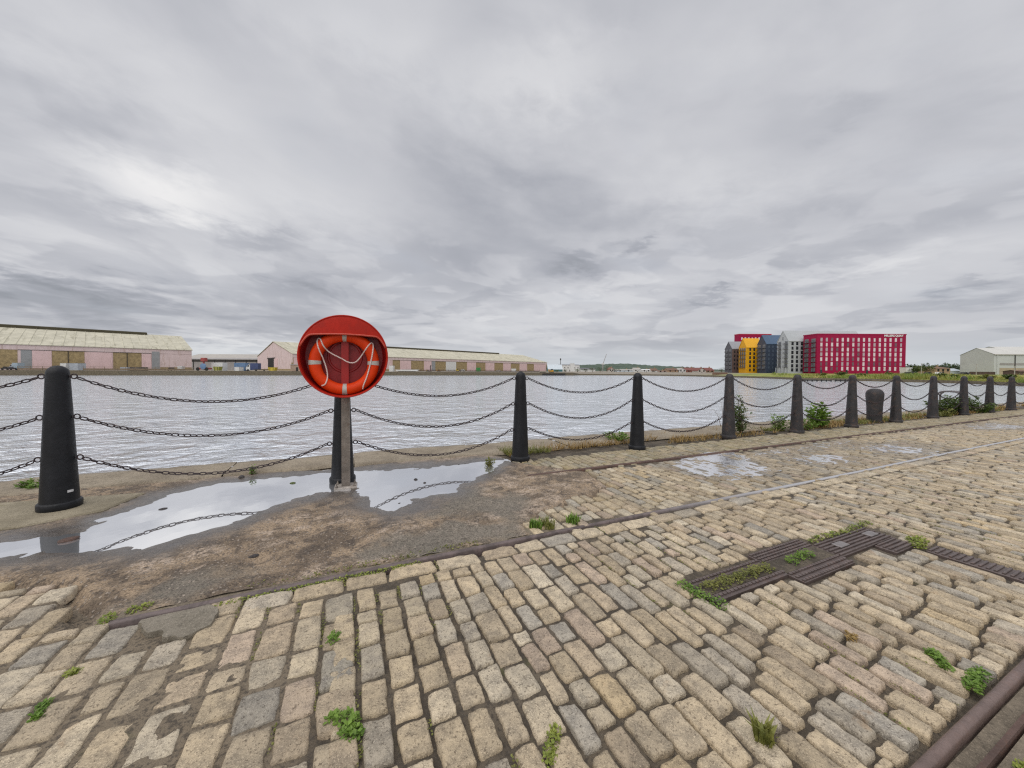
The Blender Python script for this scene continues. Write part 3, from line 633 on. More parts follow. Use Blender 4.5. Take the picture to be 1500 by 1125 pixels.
CN = ['chain running left out of the photo from the nearest post', 'chain between the nearest post and the lifebuoy stand', 'chain between the lifebuoy stand and the black post right of it', 'chain between the two black posts right of the lifebuoy', 'chain between the last black post and the grey post with the bush', 'chain spanning rightwards from the post with the tall leafy bush',
      'chain spanning above the bright green plant between grey posts', 'chain passing across the fat mooring bollard', 'chain starting directly right of the post beside the fat mooring bollard', 'chain in front of the bent ladder hoops', 'chain right of the post standing in dark bushes', 'chain between the two rightmost visible posts', 'chain leaving the photo at the right edge']
for i in range(len(PB)-1):
    a = PB[i]; b2 = PB[i+1]
    for k, z_ in enumerate(RINGZ):
        r = r_at(z_)+.05; za = gz(*a)+z_; zb = gz(*b2)+z_
        chain((a[0]+r, a[1], za), (b2[0]-r, b2[1], zb), (.205, .225, .215)[k]+random.uniform(-.02, .02), f'{LEVEL[k]} {CN[i]}', i*3+k)
# ------------------------------------------------------------------ lifebuoy stand
LU, LVv = G(506.5, 714.5); LZ = gz(LU, LVv)
M_RED = mat('red_plastic', (.45, .016, .005), .5, .12, 4, 0, (.34, .018, .010), .5, .05, 30, .25)
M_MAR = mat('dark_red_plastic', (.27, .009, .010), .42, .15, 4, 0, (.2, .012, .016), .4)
M_BAR = mat('strap_red', (.36, .014, .012), .42, .12, 4)
M_ORG = mat('orange_buoy', (.72, .046, .002), .5, .10, 5, 0, (.68, .05, .008), .3, .06, 40, .25)
M_BAND = mat('reflective_band', (.50, .47, .43), .45, .15, 30, 0, (.33, .31, .28), .5)
M_STEEL = mat('galvanised_post', (.25, .215, .185), .5, .3, 8, .35, (.15, .10, .07), .5, .3, 90)
st = thing('lifebuoy_stand', 'round red lifebuoy housing on a square metal post standing in the puddle', 'lifebuoy housing', (LU, LVv, LZ), -.06)
CZ = 1.372; RD = .432; YB = 0.
b_ = MB(); b_.box(-.039, .039, .0, .065, 0, CZ-.12); b_.build('metal_post', M_STEEL, st)
b_ = MB(); b_.box(-.105, .105, -.05, .115, -.004, .016, .004); bp_ = b_.build('base_plate', mat('pale_plate', (.42, .38, .34), .6, .25, 15, .1, (.2, .13, .09), .5), st)
for x in (-.082, .082):
    for y in (-.03, .095):
        b_ = MB(); b_.lathe([(.012, .016), (.012, .03), (.006, .034), (.006, .052)], 6, 'z', (x, y, 0)); b_.build('bolt', M_STEEL, bp_)
# shell: back disc and flared rim, opening towards the quay (-y)
pr = [(.002, -.012), (.150, -.012), (.158, -.022), (.170, -.022), (.178, -.012), (.385, -.012), (.398, -.022), (.408, -.06), (.418, -.15), (.424, -.163), (.432, -.166), (.438, -.160), (.438, -.150), (.428, -.055), (.420, -.010), (.40, .004), (.002, .004)]
b_ = MB(); b_.lathe(pr, 72, 'y', (0, 0, CZ), False)
sh = b_.build('shell', M_RED, st, True)
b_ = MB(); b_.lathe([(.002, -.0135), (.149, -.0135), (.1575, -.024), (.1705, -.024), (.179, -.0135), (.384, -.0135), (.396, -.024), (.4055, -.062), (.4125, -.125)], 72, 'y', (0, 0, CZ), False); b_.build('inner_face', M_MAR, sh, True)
b_ = MB(); b_.box(-.036, .036, -.060, -.0145, CZ-.40, CZ+.36, .0); b_.build('strap', M_BAR, st)
# hood over the top of the housing
def cut(x):                          # lower edge of the hood
    a = abs(x); return .232-.012*(a/.3)**2 if a < .30 else .220-.13*((a-.30)/.115)**2
xs = np.linspace(-.415, .415, 45); vs = []; fs = []; nr = 10
for i, x in enumerate(xs):
    zt = math.sqrt(max(0, .4265**2-x*x)); zb = min(cut(x), zt-.002)
    for k in range(nr+1):
        s_ = k/nr; z = zb+(zt-zb)*s_; q = (x*x+z*z)/.4265**2; vs.append((x, -.158-.026*max(0, 1-q)**.7, CZ+z))
for i in range(len(xs)-1):
    for k in range(nr): fs.append((i*(nr+1)+k, (i+1)*(nr+1)+k, (i+1)*(nr+1)+k+1, i*(nr+1)+k+1))
hood = raw_mesh('hood', vs, fs, M_RED, st, 'all')
b_ = MB(); b_.tube([(x, -.160-.026*max(0, 1-(x*x+cut(x)**2)/.4265**2)**.7, CZ+cut(x)) for x in np.linspace(-.412, .412, 50)], .0095, 8); b_.build('hood_lip', mat('red_lip', (.56, .07, .04), .35, .08, 5), hood, 'all')
RS = .922; DZ = 1.332-RS*CZ
for o_ in (sh, hood, st.children[[c.name.split('.')[0] for c in st.children].index('strap')]): o_.scale = (RS, RS, RS); o_.location = (0, .0, DZ)
# lifebuoy ring
bz = CZ-.066
lb = thing('lifebuoy', 'orange lifebuoy ring with four pale bands and a white grab rope inside the red housing', 'lifebuoy', (LU, LVv, LZ), -.06)
b_ = MB(); b_.tube([(.287*math.cos(a), -.082, bz+.287*math.sin(a)) for a in (2*math.pi*i/72 for i in range(72))], .060, 20, True); b_.build('ring', M_ORG, lb, 'all')
for q in range(4):
    a0 = math.pi/2*q; b_ = MB(); b_.tube([(.287*math.cos(a), -.082, bz+.287*math.sin(a)) for a in np.linspace(a0-.075, a0+.075, 7)], .0618, 20); b_.build('reflective_band', M_BAND, lb, True)
rp = []
for cx, cy in ((250, 862), (285, 855), (305, 815), (312, 760), (300, 680), (275, 600), (250, 530), (222, 465), (200, 390), (201, 345), (222, 335), (240, 348), (256, 395), (280, 440), (310, 475), (345, 500), (400, 528), (470, 560), (510, 585), (545, 602), (585, 608), (620, 603), (650, 580), (680, 545), (712, 500), (740, 460), (775, 410), (808, 372), (826, 372), (836, 400), (833, 450), (823, 520), (800, 620), (780, 700), (755, 780), (728, 840), (714, 880), (712, 905)):
    X = 440+cx/7.5; Y = 450+cy/7.5; px_m = 141.; rp.append(((X-507)/(px_m*1.1), 0, CZ-.0+(521.5-Y)/px_m))
path = []
for x, _, z in rp:
    rr = math.hypot(x, z-bz); d_ = abs(rr-.287); yy = -.082-math.sqrt(max(0, .0665**2-d_*d_)) if d_ < .0665 else -.09
    path.append((x, min(yy, -.092), z))
P_ = np.array(path); ss = np.linspace(0, len(P_)-1, 150); P2 = np.stack([np.interp(ss, np.arange(len(P_)), P_[:, k]) for k in range(3)], -1)
for _ in range(4): P2[1:-1] = (P2[:-2]+2*P2[1:-1]+P2[2:])/4
b_ = MB(); b_.tube([tuple(q) for q in P2], .0072, 7)
def rope_mat():
    m, nt, b = new_mat('rope'); t = NT(nt); wv = t.n('ShaderNodeTexWave'); wv.inputs['Scale'].default_value = 26; wv.bands_direction = 'DIAGONAL'; t.l(t.O(), wv.inputs[0])
    t.l(t.mix(t.rng(wv.outputs['Fac'], .55, .85, 0, .6), (.74, .66, .62), (.62, .22, .17)), b.inputs['Base Color']); b.inputs['Roughness'].default_value = .8; return m
b_.build('grab_rope', rope_mat(), lb, 'all')
lb.scale = (RS, RS, RS); lb.location = (LU, LVv, LZ+DZ)
# ------------------------------------------------------------------ mooring bollard and ladder hoops
u_, v_ = G(1280.5, 617.5); b_ = MB()
pr = [(.150, -.03), (.150, .0), (.150, .2), (.155, .38), (.166, .54), (.175, .64)]+[(max(.003, .177*math.cos(a)**.8), .70+.155*math.sin(a)) for a in (math.pi/2*i/9 for i in range(10))]
t_ = thing('mooring_bollard', 'fat dome topped iron mooring bollard standing between two posts', 'bollard', (u_, v_, gz(u_, v_)))
b_.lathe(pr, 32); b_.build('bollard_body', M_POSTW, t_, True)
b_ = MB(); b_.lathe([(.152, 0), (.166, .0), (.167, .03), (.152, .036)], 32, cap=False); b_.build('base_collar', M_POSTW, t_, True)
t_ = thing('ladder_hoops', 'two bent iron ladder handrail hoops at the quay edge behind the posts', 'handrail', (0, 0, 0)); hu = 19.8
for du in (0., .3):
    pts = []; v0_, v1_ = 5.12, 5.72
    for k in range(4): pts.append((hu+du, v0_, gz(hu, 5)+.13*k))
    for k in range(1, 8): a = math.pi/2*k/8; pts.append((hu+du, v0_+.2*(1-math.cos(a)), gz(hu, 5)+.43+.2*math.sin(a)))
    pts.append((hu+du, (v0_+v1_)/2, gz(hu, 5)+.635))
    for k in range(0, 9): a = math.pi/2*k/8; pts.append((hu+du, v1_-.2*(1-math.sin(a)), gz(hu, 5)+.43+.2*math.cos(a)))
    pts.append((hu+du, v1_, -1.2)); b_ = MB(); b_.tube(pts, [.04 if k < 3 else .027 for k in range(len(pts))], 8); b_.build('hoop', mat('hoop_iron', (.16, .15, .155), .5, .25, 8, .3, (.2, .11, .07), .4), t_, 'all')
# ------------------------------------------------------------------ plants on the quay
def leaf_mat(name, a, b_, trans=.25):
    m, nt, b = new_mat(name); t = NT(nt); n = t.noise(9, 3, .6); n2 = t.noise(60, 2, .5)
    c = t.mix(t.rng(n, .3, .7), a, b_); c = t.mix(t.rng(n2, .45, .7, 0, .5), c, tuple(x*1.5 for x in b_)); t.l(c, b.inputs['Base Color']); b.inputs['Roughness'].default_value = .55
    tr = t.n('ShaderNodeBsdfTranslucent'); t.l(c, tr.inputs[0]); mx = t.n('ShaderNodeMixShader'); mx.inputs[0].default_value = trans
    t.l(b.outputs[0], mx.inputs[1]); t.l(tr.outputs[0], mx.inputs[2]); t.l(mx.outputs[0], nt.nodes['Material Output'].inputs[0]); return m
M_LEAF = leaf_mat('leaf_bright', (.10, .19, .025), (.19, .30, .045)); M_LEAFD = leaf_mat('leaf_dark', (.065, .105, .028), (.12, .17, .045)); M_DRY = leaf_mat('dry_grass', (.26, .155, .05), (.36, .25, .09)); M_OLIVE = leaf_mat('leaf_olive', (.13, .15, .03), (.24, .24, .06)); M_MOSS = leaf_mat('moss', (.12, .17, .02), (.27, .30, .05), .1)
M_STEM = mat('stem', (.14, .09, .05), .8, .3, 20)
def leaf_quads(mb_, c, d, size, wid):
    d = Vector(d).normalized(); sd_ = d.cross(Vector((random.uniform(-.4, .4), random.uniform(-.4, .4), 1)))
    if sd_.length < 1e-3: sd_ = Vector((1, 0, 0))
    sd_.normalize(); up = sd_.cross(d); c = Vector(c); w_ = wid*size
    mb_.add([c, c+d*size*.5+sd_*w_+up*size*.05, c+d*size-up*size*.12, c+d*size*.5-sd_*w_+up*size*.05], [(0, 1, 2, 3)])
def rdir(up=.3):
    a = random.uniform(0, 2*math.pi); return (math.cos(a), math.sin(a), random.uniform(-.3, 1)+up)
def bush(label, cat, u_, v_, h, r, nst, nlf, ls, m, wid=.28, name='weed_bush', group=None, z=None):
    t = thing(name, label, cat, (u_, v_, (gz(u_, v_) if z is None else z)), 0, group); s_ = MB(); l_ = MB()
    for i in range(nst):
        a = random.uniform(0, 2*math.pi); k = random.uniform(.1, 1); top = (r*k*math.cos(a), r*k*math.sin(a), h*random.uniform(.55, 1)*(1-.35*k)); b0 = (top[0]*.25, top[1]*.25, -.02); mid = (top[0]*.5, top[1]*.5, top[2]*.55)
        s_.tube([b0, mid, top], [.006*h+.002, .004*h+.0015, .0015], 5)
        for j in range(nlf):
            q = random.uniform(.12, 1.02); p = [b0[x]+(top[x]-b0[x])*q for x in range(3)]
            sp_ = .10*h*(1-q*.5); p = [p[0]+random.gauss(0, sp_), p[1]+random.gauss(0, sp_), max(.0, p[2]+random.gauss(0, .02*h))]
            leaf_quads(l_, p, rdir(.25), ls*random.uniform(.5, 1.15), wid)
    s_.build('stem', M_STEM, t); l_.build('foliage', m, t); return t
def tuft(label, u_, v_, r, h, n, m, cat='grass tuft', name='grass_tuft', group='weeds growing in the joints'):
    b = MB()
    for i in range(n):
        a = random.uniform(0, 2*math.pi); k = r*math.sqrt(random.random()); bx, by = k*math.cos(a), k*math.sin(a); L = h*random.uniform(.4, 1); an = random.uniform(0, 2*math.pi); le = random.uniform(.2, .9)*L; w_ = .0035+.004*random.random()
        dx, dy = math.cos(an), math.sin(an); px_, py_ = -dy*w_, dx*w_
        p1 = (bx+dx*le*.35, by+dy*le*.35, L*.65); p2 = (bx+dx*le, by+dy*le, L)
        b.add([(bx-px_, by-py_, -.012), (bx+px_, by+py_, -.012), (p1[0]+px_*.8, p1[1]+py_*.8, p1[2]), (p1[0]-px_*.8, p1[1]-py_*.8, p1[2]), p2], [(0, 1, 2, 3), (3, 2, 4)])
    o = b.build(name, m, None, False, (u_, v_, gz(u_, v_))); return tag(o, label, cat, group)
def clump(label, pts, r, h, n, m, ls=.012, cat='weed', name='weed_clump', group='weeds growing in the joints'):
    b = MB(); cu = sum(q[0] for q in pts)/len(pts); cv = sum(q[1] for q in pts)/len(pts)
    for (pu, pv) in pts:
        for i in range(n):
            a = random.uniform(0, 2*math.pi); k = r*math.sqrt(random.random()); z = h*(1-(k/r)**2)*random.uniform(.1, 1); p = (pu-cu+k*math.cos(a), pv-cv+k*math.sin(a), z-.004)
            leaf_quads(b, p, rdir(.1), ls*random.uniform(.6, 1.5), .36)
    o = b.build(name, m, None, False, (cu, cv, gz(cu, cv))); return tag(o, label, cat, group)
u_, v_ = G(1090, 636); bush('tall dark leafy bush growing at the right foot of a grey post', 'bush', u_, v_+.05, .84, .24, 14, 46, .08, M_LEAFD, .22)
u_, v_ = G(1060, 626); bush('thin pale stalky weed left of the grey post with the bush', 'weed', u_, v_, .85, .22, 4, 10, .03, M_OLIVE)
u_, v_ = G(1146, 631); bush('low green leafy weed left of the post by the pale gabled block', 'weed', u_, v_+.1, .36, .28, 12, 26, .07, M_LEAF)
u_, v_ = G(1207, 627); bush('bright green plant standing midway between two grey posts', 'weed', u_, v_+.1, .62, .26, 12, 30, .12, M_LEAF, .34)
u_, v_ = G(1185, 630); bush('small green weed at the right foot of the post by the pale gabled block', 'weed', u_, v_+.05, .3, .25, 9, 22, .07, M_LEAF)
u_, v_ = G(1398, 607); bush('round dark bush left of a post foot under the ladder hoops', 'bush', u_, v_+.1, .62, .55, 22, 40, .11, M_LEAFD, .3)
u_, v_ = G(1427, 604); bush('dark sloping bush right of a post foot near the far end', 'bush', u_, v_+.15, .66, .6, 20, 40, .11, M_LEAFD, .3)
u_, v_ = G(1441, 604); bush('bright green weed between two posts at the far right', 'weed', u_, v_, .34, .3, 12, 22, .08, M_LEAF)
u_, v_ = G(1385, 610); bush('yellow green weed at the right foot of the rust stained post', 'weed', u_, v_, .26, .4, 12, 22, .08, M_OLIVE)
u_, v_ = G(912, 647); bush('bright green weed patch at the left foot of a black post', 'weed', u_, v_+.15, .17, .30, 22, 24, .05, M_LEAF)
u_, v_ = G(716, 683); bush('brown and green grass hump at the right tip of the puddle', 'weed', u_, v_, .11, .11, 10, 22, .035, M_OLIVE)
u_, v_ = G(47, 716); bush('green weed on the coping left of the leftmost post', 'weed', u_, v_, .1, .14, 14, 20, .04, M_LEAF)
u_, v_ = G(368, 694); bush('tiny green sprout on the coping at the puddle margin', 'weed', u_, v_, .11, .05, 6, 12, .035, M_LEAF)
clump('brightest green weed clump, among the setts at the bottom', [(-.05, 1.385), (-.025, 1.365), (-.0, 1.37), (.015, 1.345), (.0, 1.32), (.02, 1.30)], .026, .035, 75, M_LEAF, .014)
clump('small green weed above the brightest clump on the same joint', [(-.055, 1.82), (-.06, 1.80)], .022, .03, 50, M_LEAF, .013)
clump('long weed growing in the slot of the iron covers', [(1.86+.045*i, 1.40+.012*math.sin(i*2.1)) for i in range(13)], .04, .04, 75, M_OLIVE, .012)
clump('green weed at the right end of the slot between the studded plates', [(2.72, 1.385), (2.78, 1.39), (2.83, 1.385), (2.63, 1.38)], .035, .05, 80, M_LEAF, .013)
clump('green and brown weed at the near left end of the iron covers', [(1.76, 1.42), (1.75, 1.37), (1.77, 1.32), (1.79, 1.27), (1.75, 1.46)], .045, .04, 70, M_LEAF, .013)
clump('yellow green moss line along the far side of the largest iron cover', [(3.1+.1*i, 1.49+.01*math.sin(i)) for i in range(9)], .035, .02, 55, M_MOSS, .014, 'moss')
clump('green moss corner between the largest iron cover and the slim strip', [(3.72, 1.14), (3.78, 1.16), (3.82, 1.20), (3.86, 1.18)], .045, .03, 75, M_MOSS, .016, 'moss')
clump('green moss beside the thick brown rail, nearer to the right edge', [(2.33, .655), (2.31, .635), (2.29, .62), (2.35, .67)], .025, .022, 80, M_LEAF, .012, 'moss')
clump('green moss touching the thick brown rail', [(2.26, .535), (2.23, .53), (2.29, .54), (2.32, .54), (2.35, .545), (2.38, .54)], .026, .022, 80, M_LEAF, .012, 'moss')
clump('bright moss cushion outside the thick brown rail in the corner', [(1.90, .335), (1.93, .345), (1.95, .33), (1.925, .32)], .026, .022, 150, M_MOSS, .009, 'moss')
tuft('thin grass tuft between setts at lower right', 1.265, .735, .025, .07, 46, M_OLIVE)
clump('yellow moss in a joint at lower centre', [(.60, 1.0), (.625, 1.025), (.58, .975), (.645, 1.045)], .022, .010, 60, M_MOSS, .010, 'moss')
clump('yellow moss spot on the irregular setts at lower left', [(-1.0, 2.02), (-.99, 2.01)], .02, .014, 60, M_MOSS, .010, 'moss')
clump('dark green moss streak between irregular setts near the left edge', [(-.99, 1.83), (-.995, 1.85), (-.985, 1.81), (-1.0, 1.87)], .018, .012, 60, M_LEAF, .010, 'moss')
for n_, (lab, pu, pv) in enumerate((('grass tuft where the setts begin beside the crane rail, left one', 1.34, 2.49), ('grass tuft beside the crane rail just right of the concrete corner', 1.44, 2.46), ('grass tuft beside the crane rail, rightmost of the three', 1.66, 2.45))): tuft(lab, pu, pv, .05, .07, 70, M_LEAF if n_ != 1 else M_OLIVE)
clump('green moss at the left end of the crane rail', [(-1.06, 2.40), (-1.05, 2.36), (-.98, 2.42), (-.93, 2.43)], .028, .018, 70, M_MOSS, .011, 'moss')
clump('moss line on the near side of the crane rail left of centre', [(-.6+.04*i, 2.305+.006*math.sin(i*3)) for i in range(26)], .024, .012, 26, M_MOSS, .011, 'moss')
clump('moss line on the concrete side of the crane rail', [(-.5+.055*i, 2.425+.012*math.sin(i*2)) for i in range(25)], .032, .012, 22, M_OLIVE, .012, 'moss')
clump('orange brown weed spot in a joint at right', [(2.12, .86), (2.15, .87)], .02, .018, 50, M_DRY, .012)
b_ = MB(); zs = ST[(ST[:, 6] < 2) & (ST[:, 0] < 7) & (ST[:, 0] > -2.5)]; nm = fbm(zs[:, 0]*1.1, zs[:, 1]*1.1, 140, 3)
for (cu, cv, a_, c_, ro_, tp_, zn_), q_ in zip(zs, nm):
    if q_ < .55 or random.random() > .5: continue
    sd_ = random.choice((-1, 1)); L = c_*random.uniform(.3, 1); v0_ = cv+random.uniform(-.5, .5)*c_
    for k in range(int(26*L/.1)+6):
        u_ = cu+sd_*(a_+.006)+random.gauss(0, .004); v_ = v0_+random.uniform(-L, L); leaf_quads(b_, (u_, v_, gz(u_, v_)-.009+random.uniform(0, .008)), rdir(.2), random.uniform(.005, .011), .4)
struct(b_.build('joint_moss', M_OLIVE), 'stuff')
# dry grass strip along the coping and mossy growth, uncountable
b_ = MB(); lv_ = MB()
for i in range(15000):
    u_ = 2.1+random.random()**1.5*30; v_ = 4.76+random.gauss(0, .17)
    dens = float(fbm(u_*.9, v_*2.2, 80, 3))
    if dens < .47 or v_ < 4.5 or v_ > 5.25: continue
    h = random.uniform(.02, .10)*(.5+dens)*(1.0 if v_ > 4.35 else .5); a = random.uniform(0, 6.28); w_ = .004+.0006*u_; dx, dy = math.cos(a), math.sin(a); le = h*random.uniform(.4, 1.4); z = gz(u_, v_)-.01
    (b_ if fbm(u_*1.3, v_*3, 81, 3) < .60 else lv_).add([(u_-dy*w_, v_+dx*w_, z), (u_+dy*w_, v_-dx*w_, z), (u_+dx*le, v_+dy*le, z+h)], [(0, 1, 2)])
struct(b_.build('dry_grass', M_DRY), 'stuff'); struct(lv_.build('short_grass', M_OLIVE), 'stuff')
# pebbles and scraps
M_PEB = mat('dark_pebble', (.05, .042, .04), .6, .3, 30, 0, None, .5, .5, 150)
def pebble(label, px_, py_, sx, sy, sz, m=M_PEB, cat='stone'):
    u_, v_ = G(px_, py_); b = MB(); n = 9; pr_ = [(.35, 0), (.9, .1), (1, .4), (.8, .75), (.35, 1), (.02, 1.03)]; vs = []; fs = []
    for k, (r, h) in enumerate(pr_):
        for i in range(n): a = 2*math.pi*i/n; q = r*(1+.25*(random.random()-.5)); vs.append((q*math.cos(a)*sx, q*math.sin(a)*sy, h*sz))
    for k in range(len(pr_)-1):
        for i in range(n): fs.append((k*n+i, k*n+(i+1) % n, (k+1)*n+(i+1) % n, (k+1)*n+i))
    fs.append(tuple(range(n-1, -1, -1))); b.add(vs, fs); o = b.build('stone', m, None, False, (u_, v_, min(gz(u_, v_), PZ+.004)-.006)); o.rotation_euler = (0, 0, random.uniform(0, 3)); return tag(o, label, cat, 'scraps and stones lying on the quay')
pebble('largest dark stone in the puddle right of the lifebuoy stand', 609, 703, .032, .022, .022)
pebble('second dark stone right of the lifebuoy stand in shallow water', 622, 708, .018, .018, .02)
pebble('smallest dark stone below the second one in the puddle', 638, 715, .014, .012, .012)
pebble('dark grit at the far tip of the puddle, left one', 672, 681, .016, .014, .014); pebble('dark grit at the far tip of the puddle, right one', 681, 680, .014, .014, .014)
pebble('brown lump at the far margin of the puddle', 354, 699, .05, .03, .035); pebble('leaf coloured scrap floating left in the big puddle', 239, 744, .03, .016, .012)
pebble('green brown scrap in the puddle left of the lifebuoy stand', 429, 707, .03, .018, .014, mat('mossy_scrap', (.10, .13, .03), .8)); pebble('dark scrap on the coping right of the lifebuoy stand', 536, 668, .05, .02, .02)
pebble('dark stone at the lower end of the right puddle', 585, 738, .026, .014, .014); pebble('rusty lump in the puddle near the left edge', 100, 790, .055, .035, .022, M_RUST)
pebble('flat brown stone beside the lower puddle margin', 325, 784, .07, .02, .012, mat('brown_flat', (.22, .15, .10), .8)); pebble('dark clod on the brown concrete below the puddle', 372, 815, .03, .02, .018); pebble('brown clod right of the puddle on pale concrete', 652, 742, .06, .03, .02)
# ------------------------------------------------------------------ dock water
def dock_material():
    m, nt, b = new_mat('dock_water'); t = NT(nt); p = t.scale(t.P(), (.95, 1.05, 1))
    rt = t.n('ShaderNodeMapping'); t.l(p, rt.inputs[0]); rt.inputs['Rotation'].default_value = (0, 0, .45)
    n1 = t.noise(1.35, 5, .56, rt.outputs[0], .6); n2 = t.noise(5., 3, .55, rt.outputs[0], .4); n3 = t.noise(.16, 3, .5); n0 = t.noise(.55, 3, .5, rt.outputs[0], .3)
    b.inputs['Base Color'].default_value = (.75, .785, .835, 1); b.inputs['Metallic'].default_value = .6; b.inputs['Roughness'].default_value = .12; b.inputs['IOR'].default_value = 1.5; b.inputs['Specular IOR Level'].default_value = .5
    h = t.math('ADD', t.math('ADD', t.math('MULTIPLY', n1, 1.), t.math('MULTIPLY', n0, 1.5)), t.math('MULTIPLY', n2, .15)); bp = t.n('ShaderNodeBump'); t.l(h, bp.inputs['Height']); bp.inputs['Distance'].default_value = .62
    t.l(t.rng(n3, .35, .65, .65, 1.), bp.inputs['Strength']); t.l(bp.outputs[0], b.inputs['Normal']); return m
struct(grid_obj('water', np.linspace(-900, 1600, 26), np.concatenate([[5.3], np.linspace(8, 60, 5), np.linspace(100, 1600, 12)]), lambda U, V: np.full(U.shape, WATER_Z), dock_material()))
# ------------------------------------------------------------------ far shore
A0 = onwater(0, 550); B0 = onwater(840, 550); dAB = (B0-A0)/np.linalg.norm(B0-A0)
SH = [(A0-dAB*260, .45), (A0-dAB*120, .45), (A0, .45), (onwater(420, 550), .4), (onwater(700, 550), .25), (B0, .1), (onwater(848, 549.7), -.6), (onwater(900, 549.8), -.8), (onwater(950, 550.2), -.8), (onwater(1000, 551), -.8), (onwater(1060, 552.5), -.85),
      (onwater(1120, 554.2), -.85), (onwater(1166, 556.4), -.87), (onwater(1255, 558), -.87), (onwater(1350, 560.2), -.87), (onwater(1420, 562.2), -.87), (onwater(1500, 566), -.87), (onwater(1580, 571), -.87), (onwater(1700, 582), -.87)]
def bank_material():
    m, nt, b = new_mat('far_bank'); t = NT(nt); s_ = t.n('ShaderNodeSeparateXYZ'); t.l(t.P(), s_.inputs[0])
    n1 = t.noise(.12, 5, .65); n2 = t.noise(1.1, 4, .6); g = t.math('MULTIPLY', t.rng(s_.outputs[0], 105, 150), t.rng(s_.outputs[1], 150, 105))
    yard = t.mix(t.rng(n2, .35, .65), (.24, .21, .17), (.33, .29, .23)); gr = t.mix(t.rng(n1, .35, .65), (.20, .24, .045), (.34, .34, .09)); gr = t.mix(t.rng(n2, .5, .7, 0, .6), gr, (.075, .10, .025))
    t.l(t.mix(g, yard, gr), b.inputs['Base Color']); b.inputs['Roughness'].default_value = .95; t.l(t.bump(n2, .5, .3), b.inputs['Normal']); return m
offs = (0, 1.2, 7, 18, 45, 140, 500, 3500); vs = []; fs = []
for (P, zt) in SH:
    n_ = P/np.linalg.norm(P)
    for k, o in enumerate(offs):
        q = P+n_*o; right = zt < -.5; z = [zt, zt, -.35 if right else zt, .05 if right else zt, .40, .42, .42, .42][k] if right else [zt, zt, zt, zt, .42, .42, .42, .42][k]
        vs.append((q[0], q[1], z))
K = len(offs)
for i in range(len(SH)-1):
    for k in range(K-1): fs.append((i*K+k, (i+1)*K+k, (i+1)*K+k+1, i*K+k+1))
struct(raw_mesh('far_shore', vs, fs, bank_material(), None, 'all'))
M_WALL = stone_material('dock_wall_stone', (.10, .082, .055), (.19, .155, .10), .4)
def dock_wall(i0, i1, label):
    b = MB()
    for i in range(i0, i1):
        (P, z0), (Q, z1) = SH[i], SH[i+1]; nP = P/np.linalg.norm(P); nQ = Q/np.linalg.norm(Q)
        a = P-nP*.05; c = Q-nQ*.05; a2 = P+nP*.9; c2 = Q+nQ*.9
        b.add([(a[0], a[1], -3), (c[0], c[1], -3), (c[0], c[1], z1+.03), (a[0], a[1], z0+.03), (a2[0], a2[1], z0+.03), (c2[0], c2[1], z1+.03)], [(0, 1, 2, 3), (3, 2, 5, 4)])
    tag(b.build('dock_wall', M_WALL), label, 'wall')
dock_wall(0, 5, 'long stone dock wall below the pink warehouses across the water'); dock_wall(5, 10, 'low dark shoreline wall below the far houses'); dock_wall(10, len(SH)-1, 'low stone dock wall below the grassy bank on the right')
# hills on the horizon
def forest_mat():
    m, nt, b = new_mat('wooded_hill'); t = NT(nt); n1 = t.noise(.012, 6, .7); n2 = t.noise(.05, 4, .6)
    c = t.mix(t.rng(n1, .35, .65), (.045, .075, .05), (.085, .12, .085)); t.l(t.mix(t.rng(n2, .5, .7, 0, .6), c, (.13, .16, .12)), b.inputs['Base Color']); b.inputs['Roughness'].default_value = 1; return m
hx = [300, 500, 700, 790, 825, 850, 880, 905, 935, 960, 1000, 1040, 1070, 1200, 1330, 1360, 1400, 1440, 1600, 1900]; hy = [541, 541, 542, 539, 536.5, 535, 534, 532.6, 534.5, 536, 538, 541, 543, 541, 537.5, 536.3, 537, 540, 541, 542]
xs = np.arange(300, 1900, 2.); rows = [1500, 1650, 1800, 1950, 2100, 2300, 2600]; kk = [0, .35, .7, .93, 1, .9, .2]; vs = []; fs = []
for x in xs:
    y0 = np.interp(x, hx, hy); H = max(1., hz(x, y0, 2100))
    for Z, k in zip(rows, kk):
        p = at3(x, 540, Z); vs.append((p[0], p[1], .3+H*k*(.93+.1*float(fbm(x*.06, Z*.01, 95, 3)))+(float(vn(x*.35, Z*.04, 96))-.3)*7*min(1, k*1.5)))
n_ = len(rows)
for i in range(len(xs)-1):
    for k in range(n_-1): fs.append((i*n_+k, (i+1)*n_+k, (i+1)*n_+k+1, i*n_+k+1))
struct(raw_mesh('hills', vs, fs, forest_mat()))
# ------------------------------------------------------------------ the two transit sheds
M_PINK = mat('pink_cladding', (.74, .595, .58), .7, .07, .35, 0, (.46, .33, .27), .65, 0, 60, .5, (1.6, 1.6, .25)); M_PINKD = mat('pink_door', (.78, .57, .56), .7, .06, .5, 0, (.50, .35, .30), .6, 0, 60, .5, (1.6, 1.6, .25))
M_BRK = mat('yellow_stock_brick', (.41, .31, .16), .85, .25, .8, 0, (.20, .15, .09), .6); M_ROOF = mat('lichen_roof', (.56, .53, .42), .85, .14, .25, 0, (.30, .28, .20), .75, 0, 60, .3, (1.2, .12, .5)); M_OL = mat('dark_olive_vent', (.075, .065, .035), .8, .2, 1)
M_GREYD = mat('grey_door', (.33, .34, .345), .6, .1, 1); M_WHITE = mat('white_paint', (.74, .74, .72), .5, .06, 1, 0, (.55, .53, .5), .3); M_DARK = mat('dark_opening', (.025, .023, .022), .8, .2, 2); M_PIPE = mat('dark_pipe', (.05, .045, .04), .6)
